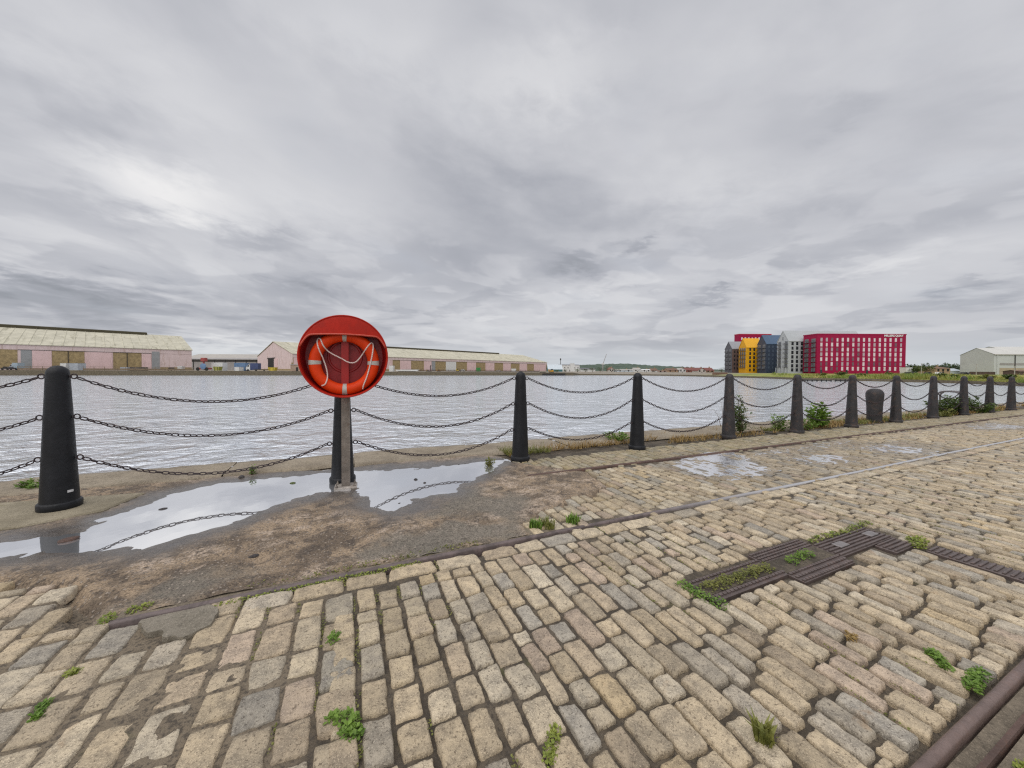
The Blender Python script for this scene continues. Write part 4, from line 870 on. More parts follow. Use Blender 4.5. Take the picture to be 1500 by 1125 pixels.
P1 = np.array(at3(0, 541, 146)[:2]); P2c = np.array(at3(281, 541, 190)[:2]); DS = (P2c-P1)/np.linalg.norm(P2c-P1); NS = np.array([-DS[1], DS[0]])
def shed_s(x):                       # distance along the common front line of the sheds seen at photo column x
    d = ray(x, 540)[:2]; M2 = np.array([[d[0], -DS[0]], [d[1], -DS[1]]]); t, s = np.linalg.solve(M2, P1); return s
def frontZ(s): q = P1+DS*s; return float(q@FH)
angS = math.atan2(DS[1], DS[0])
def shed(label, s0, s1, panels, eave, ridge, W, vent, base=.4, wallmat=None, gable=None):
    o = P1+DS*s0; t = thing('warehouse', label, 'warehouse', (o[0], o[1], base), angS); L = s1-s0; e = eave-base; r = ridge-base
    b = MB(); b.prismx([(0, 0), (0, e), (W/2, r-.3), (W, e), (W, 0)], 0, L); b.build('wall', wallmat, t)
    b = MB(); nseg = max(2, int(L/3.))
    for sgn in (0, 1):
        ya, yb = (-.5, W/2) if sgn == 0 else (W+.5, W/2)
        b.add([(-.4, ya, e-.1), (L+.4, ya, e-.1), (L+.4, yb, r), (-.4, yb, r), (-.4, ya, e+.15), (L+.4, ya, e+.15), (L+.4, yb, r+.25), (-.4, yb, r+.25)], [(4, 5, 6, 7), (0, 1, 5, 4), (1, 2, 6, 5), (3, 0, 4, 7), (0, 3, 2, 1)])
        for k in range(nseg):        # sheet laps up the slope
            x = L*k/nseg; b.add([(x, ya, e+.155), (x+.35, ya, e+.155), (x+.35, yb, r+.255), (x, yb, r+.255), (x+.17, ya, e+.33), (x+.17, yb, r+.42)], [(0, 4, 5, 3), (4, 1, 2, 5), (0, 1, 4), (3, 5, 2)])
    rf = b.build('roof', M_ROOF, t)
    b = MB(); b.box(vent[0]-s0, vent[1]-s0, W/2-2.2, W/2+2.2, r-.4, r+1.2, .3); b.build('ridge_vent', M_OL, rf)
    b = MB(); b.box(0, L, -.12, -.003, e-2.1, e-.12); b.build('fascia', M_PINK, t)
    for (kind, x0, x1, zt, zb, dep) in panels:
        a, c = shed_s(x0)-s0, shed_s(x1)-s0; b = MB(); b.box(a, c, -dep, -.003, zb, zt)
        m = {'brick_panel': M_BRK, 'sliding_door': M_PINKD, 'roller_door': M_GREYD, 'white_door': M_WHITE, 'drainpipe': M_PIPE, 'plinth': M_BRK, 'door_track': M_PIPE}[kind]; b.build(kind, m, t)
    if gable:
        for (kind, y0, y1, z0, z1, m) in gable: b = MB(); b.box(-.12, -.003, y0, y1, z0, z1); b.build(kind, m, t)
    return t
sE = shed_s(281); EV, RG = 10.9, 20.2; dh = EV-.4-2.15
Zr = lambda x, y: hz(x, y, frontZ(shed_s(x)))
pan = [('brick_panel', -30, 26, dh, .6, .06), ('roller_door', 31, 47, dh, .6, .16), ('sliding_door', 47.3, 76, dh, .6, .18), ('brick_panel', 76.5, 124, dh, .6, .06), ('drainpipe', 99.6, 100.8, dh, .2, .3), ('sliding_door', 124.5, 165, dh, .6, .18), ('brick_panel', 166, 207.5, dh, .6, .06), ('drainpipe', 185.8, 187, dh, .2, .3),
       ('sliding_door', 208, 222, dh-.2, .6, .18), ('roller_door', 222.5, 234, dh+1, .6, .16), ('plinth', 235, 280.5, 1.5, .0, .08), ('door_track', 27, 222, dh+.12, dh-.06, .26)]
W1 = shed('long pink cladded warehouse with pale yellow roof at far left across the water', shed_s(-55), sE, pan, EV, RG, 74, (shed_s(-55)+.5, shed_s(281)-14), wallmat=M_PINK)
s2 = shed_s(429)
pan = [('brick_panel', 575, 585.5, dh, .6, .06), ('sliding_door', 586, 602, dh, .6, .18), ('brick_panel', 603, 620.5, dh, .6, .06), ('sliding_door', 621, 632, dh, .6, .18), ('roller_door', 632.2, 637.5, dh, .6, .18), ('white_door', 653, 668, dh, .6, .2), ('sliding_door', 684, 697, dh, .6, .18), ('sliding_door', 711, 724, dh, .6, .18), ('sliding_door', 737, 748, dh, .6, .18), ('sliding_door', 761, 772, dh, .6, .18), ('sliding_door', 782, 799.5, dh, .4, .18),
       ('sliding_door', 430, 575, dh, .6, .04), ('plinth', 430, 575, 1.4, .0, .2), ('door_track', 575, 798, dh+.12, dh-.06, .26)]
W2 = shed('pink gable ended warehouse with long yellow roof behind the lifebuoy', s2, shed_s(801), pan, EV, RG, 74, (s2+30, shed_s(801)-45), wallmat=M_BRK,
          gable=[('gable_cladding', .1, 73.9, .0, 10.2, M_PINK), ('dark_doorway', 36, 48.5, 0, 8.2, None), ])
for c in W2.children:
    if c.name.startswith('dark_doorway'): c.data.materials.clear(); c.data.materials.append(M_DARK); c.location.x = -.13
b_ = MB(); b_.add([(-.06, .1, 10.2), (-.06, 73.9, 10.2), (-.06, 37, 19.3)], [(0, 2, 1)]); b_.build('gable_cladding', M_PINK, W2)
b_ = MB(); b_.box(-.4, -.13, 33, 50, 8.3, 8.9); b_.build('door_track', M_PIPE, W2); b_ = MB(); b_.box(-.3, -.13, .1, 73.9, 0, 1.1); b_.build('plinth', M_BRK, W2); b_ = MB(); b_.box(-.28, -.13, 28, 34.5, .4, 8.2); b_.build('sliding_door', M_PINKD, W2)
# ------------------------------------------------------------------ small builders for far things (camera-facing frames, metres)
RZ = -YAW
def frame(name, label, cat, x, Z, z=.42, group=None):
    p = at3(x, 545, Z); return thing(name, label, cat, (p[0], p[1], z), RZ, group)
def mx(x0, x1, Z): return (x1-x0)*Z/FPX
def yardZ(x, back=6.):
    d = ray(x, 545)[:2]; d = d/np.linalg.norm(d); M2 = np.array([[d[0], -dAB[0]], [d[1], -dAB[1]]]); t, _ = np.linalg.solve(M2, A0); return float((d*(t+back))@FH)
def container(label, x0, x1, ytop, Z, m, door=None, name='container', cat='container', z=.42, depth=3., group=None):
    t = frame(name, label, cat, (x0+x1)/2, Z, z, group); w_ = mx(x0, x1, Z)/2; h = max(1., hz((x0+x1)/2, ytop, Z)-z); b = MB(); n = max(4, int(w_*2/.45))
    b.box(-w_+.06, w_-.06, .06, depth, .12, h-.06)
    for i in range(n): x = -w_+.1+i*(2*w_-.2)/n; b.box(x, x+.18, 0, .058, .22, h-.2)
    b.build('body', m, t); b = MB(); b.box(-w_, w_, -.02, depth+.02, 0, .118); b.box(-w_, w_, -.02, depth+.02, h-.058, h); 
    for s_ in (-1, 1): b.box(s_*w_-(.14 if s_ > 0 else 0), s_*w_+(.14 if s_ < 0 else 0), -.02, .055, .12, h-.06)
    b.build('edge_frame', M_PIPE if door is None else door, t); return t
def skip(label, x0, x1, ytop, Z, m, z=.42):
    t = frame('skip', label, 'skip', (x0+x1)/2, Z, z); w_ = mx(x0, x1, Z)/2; h = hz((x0+x1)/2, ytop, Z)-z; b = MB(); b.prism([(-w_*.72, .1), (w_*.72, .1), (w_, h), (-w_, h)], 0, 2.); b.build('bin', m, t)
    b = MB(); b.box(-w_-.08, w_+.08, -.08, 2.08, h+.002, h+.14); b.build('rim', m, t); b = MB(); b.box(-w_*.5, -w_*.5+.15, -.08, -.003, .1, h*.9); b.box(w_*.5-.15, w_*.5, -.08, -.003, .1, h*.9); b.build('lifting_lug', M_PIPE, t)
def wheel(t, x, r=.42, y=-.05):
    b = MB(); b.lathe([(r*.55, -.02), (r, -.01), (r, .22), (r*.55, .23)], 14, 'y', (x, y, r)); b.build('wheel', M_DARK, t)
def van(label, x0, x1, ytop, Z, m, mb_=None, z=.42, name='van', box=True):
    t = frame(name, label, 'van' if box else 'car', (x0+x1)/2, Z, z); L = mx(x0, x1, Z); h = max(1.3, hz((x0+x1)/2, ytop, Z)-z); l = L/2; b = MB()
    if box:
        b.prism([(-l, .35), (-l*.3, .35), (-l*.3, h*.8), (-l*.62, h*.8), (-l*.92, h*.5), (-l, h*.42)], 0, 2.); b.build('cab', m, t); b = MB(); b.box(-l*.28, l, -.05, 2.1, .5, h); b.build('load_box', mb_ or m, t); b = MB(); b.prism([(-l*.85, h*.55), (-l*.45, h*.55), (-l*.45, h*.74), (-l*.62, h*.74)], -.02, -.003); b.build('window', M_DARK, t)
    else:
        b.prism([(-l, .3), (l, .3), (l, h*.58), (l*.75, h*.62), (l*.5, h), (-l*.35, h), (-l*.6, h*.62), (-l, h*.52)], 0, 1.8); b.build('body', m, t); b = MB(); b.prism([(-l*.5, h*.62), (l*.6, h*.62), (l*.42, h*.92), (-l*.3, h*.92)], -.02, -.003); b.build('window', M_DARK, t)
    for x in (-l*.62, l*.62): wheel(t, x)
    return t
def digger(label, x0, x1, ytop, Z, m, z=.42):
    t = frame('digger', label, 'digger', (x0+x1)/2, Z, z); L = mx(x0, x1, Z); l = L/2; h = hz((x0+x1)/2, ytop, Z)-z; b = MB(); b.box(-l*.8, l*.6, 0, 2, .5, h*.5, .1); b.box(-l*.1, l*.5, .2, 1.8, h*.5, h*.62); b.build('body', m, t)
    b = MB(); b.box(-l*.3, l*.35, .3, 1.7, h*.63, h, .1); b.build('cab', M_DARK, t); b = MB(); b.box(-l*.85, l*.7, -.2, .2, 0, .48, .1); b.box(-l*.85, l*.7, 1.8, 2.2, 0, .48, .1); b.build('track', M_DARK, t)
    b = MB(); b.tube([(-l*.5, 1, h*.5), (-l*.9, 1, h*.95), (-l*1.15, 1, h*.3)], .22, 6); b.build('boom', m, t)
M_BLUE = mat('blue_paint', (.16, .26, .42), .5, .12, 1, 0, (.1, .17, .27), .4); M_NAVYP = mat('navy_paint', (.05, .07, .17), .5, .1, 1); M_YEL = mat('yellow_paint', (.62, .47, .04), .5, .12, 1, 0, (.4, .28, .05), .4); M_GRN = mat('green_paint', (.04, .26, .06), .5, .1, 1); M_ORG2 = mat('amber_paint', (.68, .36, .03), .5, .1, 1)
M_GRYC = mat('pale_grey_paint', (.46, .50, .55), .5, .1, 1); M_REDP = mat('faded_red', (.36, .07, .06), .6, .15, 1); M_ASB = mat('grey_sheeting', (.36, .34, .33), .8, .1, .3, 0, (.26, .25, .24), .5); M_ROOFG = mat('pale_grey_roof', (.45, .42, .38), .8, .1, .3, 0, (.34, .32, .29), .4)
# low shed between the warehouses
t_ = frame('storage_shed', 'low grey storage shed between the two pink warehouses', 'shed', 330, 300); w_ = mx(262, 400, 300)/2; h = hz(330, 526, 300)-.42; r = hz(330, 519.5, 330)-.42
b_ = MB(); b_.prismx([(0, 0), (0, h), (20, r-.3), (40, h), (40, 0)], -w_, w_); b_.build('wall', M_ASB, t_)
b_ = MB(); b_.add([(-w_, -.8, h-.3), (w_, -.8, h-.3), (w_, 20, r), (-w_, 20, r), (-w_, 40.5, h), (w_, 40.5, h)], [(0, 1, 2, 3), (3, 2, 5, 4)]); b_.build('roof', M_ROOFG, t_)
for k in range(9): x = -w_+4+k*(2*w_-8)/8; b_ = MB(); b_.box(x-.25, x+.25, -.2, -.003, 0, h-.4); b_.build('column', M_DARK, t_)
b_ = MB(); b_.box(-w_+1, w_-1, -.12, -.004, h*.74, h*.95); b_.build('painted_shadow', M_PIPE, t_)  # solid dark strip standing in for the shade under the eaves
Y = yardZ
# red crane vehicle with blue drum
t_ = frame('mobile_crane', 'small red mobile crane with a blue drum left of the white container', 'crane', 296, Y(296, 8)); Zc = Y(296, 8); w_ = mx(288, 305, Zc)/2; h = hz(296, 524, Zc)-.42
b_ = MB(); b_.box(-w_, w_, 0, 2.2, .6, 1.4, .1); b_.build('chassis', M_REDP, t_); b_ = MB(); b_.box(-.9, .9, .3, 1.9, h*.72, h, .1); b_.build('cab', M_REDP, t_); b_ = MB(); b_.tube([(0, 1, 1.2), (-.1, 1, h*.75)], .35, 8); b_.build('mast', M_REDP, t_)
b_ = MB(); b_.lathe([(.1, -.1), (1.35, -.05), (1.35, .2), (.1, .25)], 20, 'y', (.5, -.1, 2.0)); b_.build('drum', M_BLUE, t_); wheel(t_, -w_*.75, .8); wheel(t_, w_*.75, .8)
container('white box container right of the red crane', 309.5, 326, 531, Y(318, 10), M_WHITE, M_WHITE)
skip('olive yellow skip in front of the white box container', 312, 321, 537.5, Y(316, 5), mat('olive_paint', (.33, .33, .07), .6))
container('blue container left of the truck', 343, 359, 531.5, Y(351, 11), M_BLUE, M_BLUE); container('small white tank box in front of the blue container', 343.5, 350, 537.5, Y(347, 6), M_WHITE, M_WHITE, 'tank_box', 'tank')
van('truck with white cab and navy load box beside the pink gable', 360, 378, 532, Y(369, 9), M_WHITE, M_NAVYP, name='truck')
t_ = frame('trailer', 'dark flat trailer in front of the pink gable', 'trailer', 381, Y(381, 6)); w_ = mx(372, 391, Y(381, 6))/2; b_ = MB(); b_.box(-w_, w_, 0, 2, .5, .75, .05); b_.build('bed', M_PIPE, t_); wheel(t_, -w_*.6, .3); wheel(t_, w_*.6, .3)
skip('bright yellow skip by the dark doorway of the pink gable', 392.5, 403, 538.5, Y(398, 5), M_YEL)
t_ = frame('brick_hut', 'small brick hut with dark doorway left of the lifebuoy housing', 'hut', 434, Y(434, 8)); w_ = mx(427, 444, Y(434, 8))/2; h = hz(434, 534.5, Y(434, 8))-.42
b_ = MB(); b_.box(-w_, w_, 0, 3, 0, h); b_.build('wall', mat('pinkish_brick', (.40, .29, .22), .8, .2, 1), t_); b_ = MB(); b_.box(-w_-.2, w_+.2, -.2, 3.2, h+.002, h+.3, .05); b_.build('roof', M_ASB, t_); b_ = MB(); b_.box(-.1, .9, -.06, -.003, 0, h*.62); b_.build('door', M_DARK, t_); b_ = MB(); b_.box(-w_+.2, -w_+.7, .3, .8, h+.3, h+1.1); b_.build('chimney', M_BRK, t_)
# things in front of the left warehouse
van('dark car at the extreme left below the brick panel', 1, 13, 537, Y(7, 7), mat('dark_car', (.06, .055, .06), .4), box=False, name='car'); van('pale blue van at far left by the brick panel', 13.5, 26, 531.5, Y(20, 10), M_GRYC, mat('paleblue', (.36, .44, .5), .5))
container('white cabin behind the leftmost post top', 88, 96.5, 532, Y(92, 12), M_WHITE, M_WHITE, 'cabin', 'cabin'); container('pale grey container right of the leftmost post top', 102, 114, 532, Y(108, 11), M_GRYC, M_GRYC)
container('pale blue grey container below the right brick panel', 176, 186, 537.5, Y(181, 8), M_GRYC, M_GRYC); container('dark grey low container right of the pale blue one', 189, 207, 538, Y(198, 8), mat('dark_grey_paint', (.15, .14, .14), .6))
container('white booth near the right end of the left warehouse', 260, 266.5, 536.5, Y(263, 5), M_WHITE, M_WHITE, 'booth', 'booth', depth=1.5); van('dark car parked left of the white booth', 245, 252, 538, Y(248, 7), mat('dark_car2', (.05, .035, .03), .4), box=False, name='car')
def fence(label, x0, x1, back, h, m):
    a = np.array(at3(x0, 545, Y(x0, back))[:2]); c = np.array(at3(x1, 545, Y(x1, back))[:2]); d = c-a; L = float(np.linalg.norm(d)); t = thing('fence', label, 'fence', (a[0], a[1], .42), math.atan2(d[1], d[0])); n = int(L/3)
    b = MB(); b.box(0, L, -.02, .02, .15, h*.5); b.box(0, L, -.02, .02, h*.55, h*.62); b.box(0, L, -.02, .02, h*.92, h); b.build('rail', m, t)
    b = MB(); 
    for i in range(n+1): b.box(i*L/n-.06, i*L/n+.06, -.07, .07, 0, h+.08)
    b.build('fence_posts', m, t)
M_FEN = mat('brown_fence', (.24, .18, .12), .8, .2, 1)
fence('low brown fence in front of the left warehouse, left part', 26, 80, 4, 1.5, M_FEN); fence('low brown fence in front of the left warehouse, right part', 122, 283, 4, 1.5, M_FEN); fence('dark low fence along the quay right of the lifebuoy', 590, 790, 3.5, 1.1, mat('dark_fence', (.11, .08, .07), .8))
# quay of the second warehouse
t_ = frame('boat_hull', 'long low white boat hull lying on the far quay right of the lifebuoy', 'boat', 596, Y(596, 2.5)); w_ = mx(577, 614, Y(596, 2.5))/2; b_ = MB()
b_.add([(-w_, .6, .9), (-w_*.85, 0, .3), (w_*.8, 0, .3), (w_, .6, 1.05), (-w_*.85, 1.2, .3), (w_*.8, 1.2, .3), (-w_*.9, 0, .95), (w_*.85, 0, 1.0), (w_*.85, 1.2, 1.0), (-w_*.9, 1.2, .95)], [(0, 1, 6), (1, 2, 7, 6), (2, 3, 7), (0, 9, 4), (4, 9, 8, 5), (5, 8, 3), (0, 4, 1), (1, 4, 5, 2), (2, 5, 3), (6, 7, 8, 9), (0, 6, 9), (3, 8, 7)]); b_.build('hull', M_WHITE, t_); b_ = MB(); b_.box(-w_*.7, w_*.7, .1, 1.1, 0, .28); b_.build('cradle', M_PIPE, t_)
digger('small yellow digger left of the dark mast on the far quay', 624, 628.5, 542, Y(626, 8), M_YEL); digger('amber digger in front of the grey and white doors', 639.5, 645.5, 541.5, Y(642, 8), M_ORG2); digger('yellow loader by the white door', 668, 672.5, 540, Y(670, 8), M_YEL)
t_ = frame('davit', 'thin dark davit mast on the far quay', 'mast', 630.5, Y(630, 6)); b_ = MB(); b_.tube([(0, 0, 0), (0, 0, 3.), (.3, 0, 3.4)], .22, 6); b_.build('mast', M_DARK, t_); b_ = MB(); b_.box(-.5, .5, -.5, .5, 0, .3); b_.build('base', M_DARK, t_)
van('white car left of the green skip', 673, 681, 543.5, Y(677, 8), M_WHITE, box=False, name='car'); container('green container on the far quay by a pink door', 697.5, 703.5, 538.5, Y(700, 8), M_GRN, M_GRN); container('white cabin right of the green container, near a post top', 749, 756, 540, Y(752, 9), M_WHITE, M_WHITE, 'cabin', 'cabin')
container('pale crate stack beside a pink door on the far quay', 727, 733, 543, Y(730, 7), M_ROOFG, M_ROOFG, 'crate_stack', 'crate'); container('white box at the left of the brick panel right of the lifebuoy', 570, 575.5, 535.5, Y(572, 10), M_WHITE, M_WHITE, 'cabin', 'cabin')
digger('large yellow digger at the right end of the pink warehouse', 804, 813, 540.5, Y(808, 9), M_ORG2, .2)
# ------------------------------------------------------------------ far middle shore
def tree(label, x, ytop, ybase, Z, wpx, m, z=.42, n=230, name='tree', group='trees on the far shore', trunk=.3):
    t = frame(name, label, 'tree', x, Z, z, group); H = hz(x, ytop, Z)-z; w_ = mx(0, wpx, Z)/2; b = MB(); tr = MB()
    tr.tube([(0, 0, -.3), (.05*w_, 0, H*.3), (0, 0, H*.75)], [H*.035, H*.025, H*.01], 6)
    lob = [(random.gauss(0, .38)*w_, random.gauss(0, .3)*w_, H*random.uniform(trunk+.12, .86), random.uniform(.3, .5)) for _ in range(9)]
    for (a, c, h, r) in lob: tr.tube([(0, 0, H*.25), (a*.6, c*.6, h*.8), (a, c, h)], [H*.014, H*.008, H*.003], 4)
    for i in range(n):
        a, c, h, r = random.choice(lob); v = Vector((random.gauss(0, 1), random.gauss(0, 1), random.gauss(0, .8))); v = v.normalized()*random.uniform(.55, 1.05)*r
        p = (a+v.x*w_, c+v.y*w_, min(H, max(H*trunk*.6, h+v.z*H*.42))); leaf_quads(b, p, (v.x+random.gauss(0, .4), v.y+random.gauss(0, .4), v.z*.5+.2), .16*max(w_, H*.5)*random.uniform(.6, 1.3), .42)
    tr.build('trunk', M_STEM, t); b.build('crown', m, t)
M_TREE = leaf_mat('tree_leaf', (.035, .065, .018), (.075, .115, .032), .15); M_TREE2 = leaf_mat('tree_leaf_light', (.065, .10, .022), (.12, .16, .04), .15)
M_TREEF = leaf_mat('tree_leaf_far', (.05, .07, .045), (.08, .10, .06), .1)
def house(label, x0, x1, yr, ye, Z, mw, mr, depth=9, z=.42, gable_front=False, cat='house', name='house', nwin=2, group='houses on the far shore', yb=None):
    t = frame(name, label, cat, (x0+x1)/2, Z, z, group); w_ = mx(x0, x1, Z)/2; h = hz((x0+x1)/2, ye, Z)-z; r = hz((x0+x1)/2, yr, Z)-z; b = MB()
    if gable_front:
        b.prism([(-w_, 0), (w_, 0), (w_, h), (0, r), (-w_, h)], 0, depth); b.build('wall', mw, t); b = MB(); k = .12*(r-h)
        for s_ in (-1, 1): b.prism([(0, r+.02), (0, r+.3), (s_*(w_+.35), h+.05-k), (s_*(w_+.35), h-.25-k)][::s_], -.35, depth+.3)
        rf = b.build('roof', mr, t)
    else:
        b.prismx([(0, 0), (0, h), (depth/2, r-.05), (depth, h), (depth, 0)], -w_, w_); b.build('wall', mw, t); b = MB(); b.add([(-w_-.3, -.4, h-.1), (w_+.3, -.4, h-.1), (w_+.3, depth/2, r+.12), (-w_-.3, depth/2, r+.12), (w_+.3, depth+.4, h-.1), (-w_-.3, depth+.4, h-.1)], [(0, 1, 2, 3), (3, 2, 4, 5)]); rf = b.build('roof', mr, t)
    if nwin:
        if cat == 'house': b = MB(); b.box(w_*.4, w_*.4+.7, depth*.5-.3, depth*.5+.3, r-.4, r+1.); b.build('chimney', M_BRK, rf)
        for k in range(nwin):
            x = -w_+(k+.5)*2*w_/nwin; b = MB(); b.box(x-.55, x+.55, -.06, -.003, h*.5, h*.5+1.3); b.build('window', M_DARK, t)
        b = MB(); b.box(-.5, .5, -.05, -.003, 0, min(2.1, h*.45)); b.build('door', M_PIPE, t)
    return t
M_RB = mat('red_brick', (.28, .12, .09), .85, .15, .6); M_RR = mat('red_roof', (.22, .085, .07), .85, .15, .6); M_BR = mat('brown_roof', (.20, .12, .085), .85, .15, .6); M_SL = mat('slate_roof', (.14, .14, .15), .7, .15, .6); M_REN = mat('pale_render', (.60, .56, .50), .8, .08, .6); M_TAN = mat('tan_brick', (.42, .29, .19), .85, .15, .6); M_TEAL = mat('teal_sheet', (.05, .20, .24), .5); M_BWH = mat('bluish_white', (.58, .64, .68), .6, .08, .6)
t_ = house('white roofed shed with teal side right of the pink warehouse', 803, 824, 534, 541, 330, M_TEAL, M_BWH, 16, name='boat_shed', cat='shed', nwin=0, group=None)
house('long white flat works building behind the teal sided shed', 820, 849, 533.8, 534.8, 430, M_WHITE, M_SL, 20, name='works_building', cat='building', nwin=6, group=None)
t_ = frame('silo', 'white square silo tower in the middle distance', 'silo', 838.5, 400); h = hz(838, 532.8, 400)-.4; b_ = MB(); w_ = mx(835.5, 841.5, 400)/2; b_.box(-w_, w_, 0, 4, 0, h); b_.build('tower', M_WHITE, t_); b_ = MB(); b_.box(-w_-.2, w_+.2, -.2, 4.2, h+.002, h+.4); b_.build('cap', M_WHITE, t_)
house('low white shed right of the silo', 851, 872, 539, 541, 420, M_WHITE, M_SL, 12, name='low_shed', cat='shed', nwin=0, group=None)
t_ = frame('telecom_mast', 'thin telecom mast standing behind the white works', 'mast', 821, 520); h = hz(821, 525, 520)-.4; b_ = MB(); b_.tube([(0, 0, 0), (0, 0, h)], [.55, .3], 6); b_.build('mast', M_PIPE, t_); b_ = MB(); b_.lathe([(.8, h*.86), (.9, h*.88), (.9, h*.98), (.8, h)], 8); b_.build('antenna', M_PIPE, t_)
t_ = frame('jib_crane', 'thin grey jib crane leaning right above the far trees', 'crane', 884.5, 480); h = hz(884, 518.5, 480)-.4; h2 = hz(884, 534, 480)-.4; b_ = MB(); b_.tube([(-1.4, 0, h2), (mx(884.5, 888.2, 480), 0, h)], [.5, .28], 5); b_.build('jib', M_ASB, t_); b_ = MB(); b_.tube([(-1.4, 0, 0), (-1.4, 0, h2)], .7, 6); b_.build('tower', M_ASB, t_); b_ = MB(); b_.box(-3, .5, -1, 1, h2, h2+1.6); b_.build('cab', M_WHITE, t_)
t_ = frame('moored_barge', 'dark barge moored at the right end of the far pink warehouse quay', 'barge', 808, 214, WATER_Z); w_ = mx(786, 828, 214)/2; b_ = MB(); b_.prism([(-w_, 1.1), (-w_*.9, -.3), (w_*.9, -.3), (w_, 1.15)], 0, 4); b_.build('hull', M_DARK, t_); b_ = MB(); b_.box(-w_*.8, -w_*.4, .8, 3, 1.16, 2.1, .1); b_.build('wheelhouse', M_PIPE, t_)
for i, (x, yt, wd, Z, lab) in enumerate(((816, 542, 12, 245, 'low bush right of the large yellow digger'), (828, 540.5, 12, 250, 'bush below the white works building'), (846, 540, 12, 262, 'bush right of the silo foot'), (858, 540.5, 14, 262, 'bush below the low white shed'), (868, 538.5, 14, 262, 'green tree right of the low white shed'), (879, 536.5, 12, 266, 'green tree left of the jib crane'), (889, 535.5, 9, 270, 'tall thin tree right of the jib crane'), (1057, 537.5, 10, 205, 'dark tree left of the grey gabled block'), (903, 540, 10, 300, 'bush left of the far white sheds'))):
    tree(lab, x, yt, 548, Z, wd, M_TREE if i % 2 else M_TREE2, -.2, 170, 'shore_tree')
for lab, x0, x1, yr, ye, mw, mr, gf, Z in (('small white house left of the far shore sheds', 893, 899, 538.5, 541, M_REN, M_RB, True, 330), ('pale blue shed on the far shore left of the black post', 902, 927, 541, 542.2, M_BWH, M_ROOFG, False, 330), ('white house behind the left shoulder of the black post', 929, 939, 538.8, 541.5, M_WHITE, M_ROOFG, False, 340), ('broad white shed right of the black post top', 941, 953, 540.8, 542, M_WHITE, M_WHITE, False, 320), ('brown roofed low house right of the broad white shed', 954, 964, 539.8, 543, M_REN, M_BR, False, 330), ('low white bungalow in the middle of the far houses', 964.5, 977, 542.8, 544.5, M_WHITE, M_BR, False, 300), ('tan gabled house with brown roof on the far shore', 978, 993, 539.6, 542.2, M_TAN, M_BR, False, 310), ('white gabled house beside the tan house', 995, 1004.5, 539.5, 542, M_WHITE, M_ROOFG, True, 310), ('left red brick house with red hipped roof', 1005, 1021, 538.6, 542.3, M_RB, M_RR, False, 310), ('red roofed house with pale walls on the far shore', 1022, 1034, 539, 542.6, M_REN, M_RR, True, 290), ('rightmost red roofed house before the dark tree', 1034.5, 1046, 538.8, 543, M_TAN, M_RR, False, 290)):
    house(lab, x0, x1, yr, ye, Z, mw, mr, 9, -.2, gf)
b_ = MB(); t_ = frame('garden_wall', 'long low brown wall below the grey gabled block', 'wall', 1055, 192, -.5); w_ = mx(1044, 1066, 192)/2; b_.box(-w_, w_, 0, .4, 0, hz(1055, 545.5, 192)+.5); b_.build('wall_body', M_BR, t_); b_ = MB(); b_.box(-w_, w_, -.06, .46, hz(1055, 545.5, 192)+.502, hz(1055, 545.5, 192)+.62); b_.build('coping', M_ASB, t_)
# ------------------------------------------------------------------ the coloured apartment blocks
def block(label, xl, xm, xr, yr, ye, Z, mw, mr, apex=True, base=.35, D=None):
    p = at3(xm, 545, Z); t = thing('apartment_block', label, 'apartment block', (p[0], p[1], base), RZ)
    D = D or Z*((xm-750)/(xl-750)-1); L = mx(xm, xr, Z); e = hz(xm, ye, Z)-base; r = hz(xm, yr, Z+D/2)-base; b = MB()
    if apex:
        b.prismx([(0, 0), (0, e), (D/2, r), (D, e), (D, 0)], 0, L); b.build('wall', mw, t); b = MB()
        for (ya, yb) in ((-.25, D/2), (D+.25, D/2)): b.add([(-.15, ya, e-.05), (L+.15, ya, e-.05), (L+.15, yb, r+.02), (-.15, yb, r+.02), (-.15, ya, e+.25), (L+.15, ya, e+.25), (L+.15, yb, r+.32), (-.15, yb, r+.32)], [(4, 5, 6, 7), (0, 1, 5, 4), (1, 2, 6, 5), (3, 0, 4, 7), (0, 3, 2, 1)])
        b.build('roof', mr, t)
    else:
        b.box(0, L, 0, D, 0, e); b.build('wall', mw, t); b = MB(); b.box(-.15, L+.15, -.15, D+.15, e+.002, e+.5); b.build('roof', mr, t)
    return t, D, L, e, r
def windows(t, n, m, xs_, zs_, w_, h_, fm, alts=None):
    """one window mesh (frame round a pane) copied over the front"""
    me = None; k = 0; rest = MB()
    for z in zs_:
        for x in xs_:
            if k < n:
                if me is None:
                    b = MB(); b.box(-w_/2, w_/2, -.05, -.003, 0, h_); o = b.build('window', m, t); me = o.data; o.location = (x, 0, z)
                else: o = bpy.data.objects.new('window', me); COL.objects.link(o); o.parent = t; o.location = (x, 0, z)
                if k % 7 == 3: o.scale = (.85, 1, .92)
                if alts:
                    o.material_slots[0].link = 'OBJECT'; o.material_slots[0].material = (alts[1] if (k >= 80 and random.random() < .6) or random.random() < .08 else (alts[0] if random.random() < .35 else m))
            else: rest.box(x-w_/2, x+w_/2, -.05, -.003, z, z+h_)
            k += 1
    if rest.v: rest.build('window', m, t)['kind'] = 'stuff'
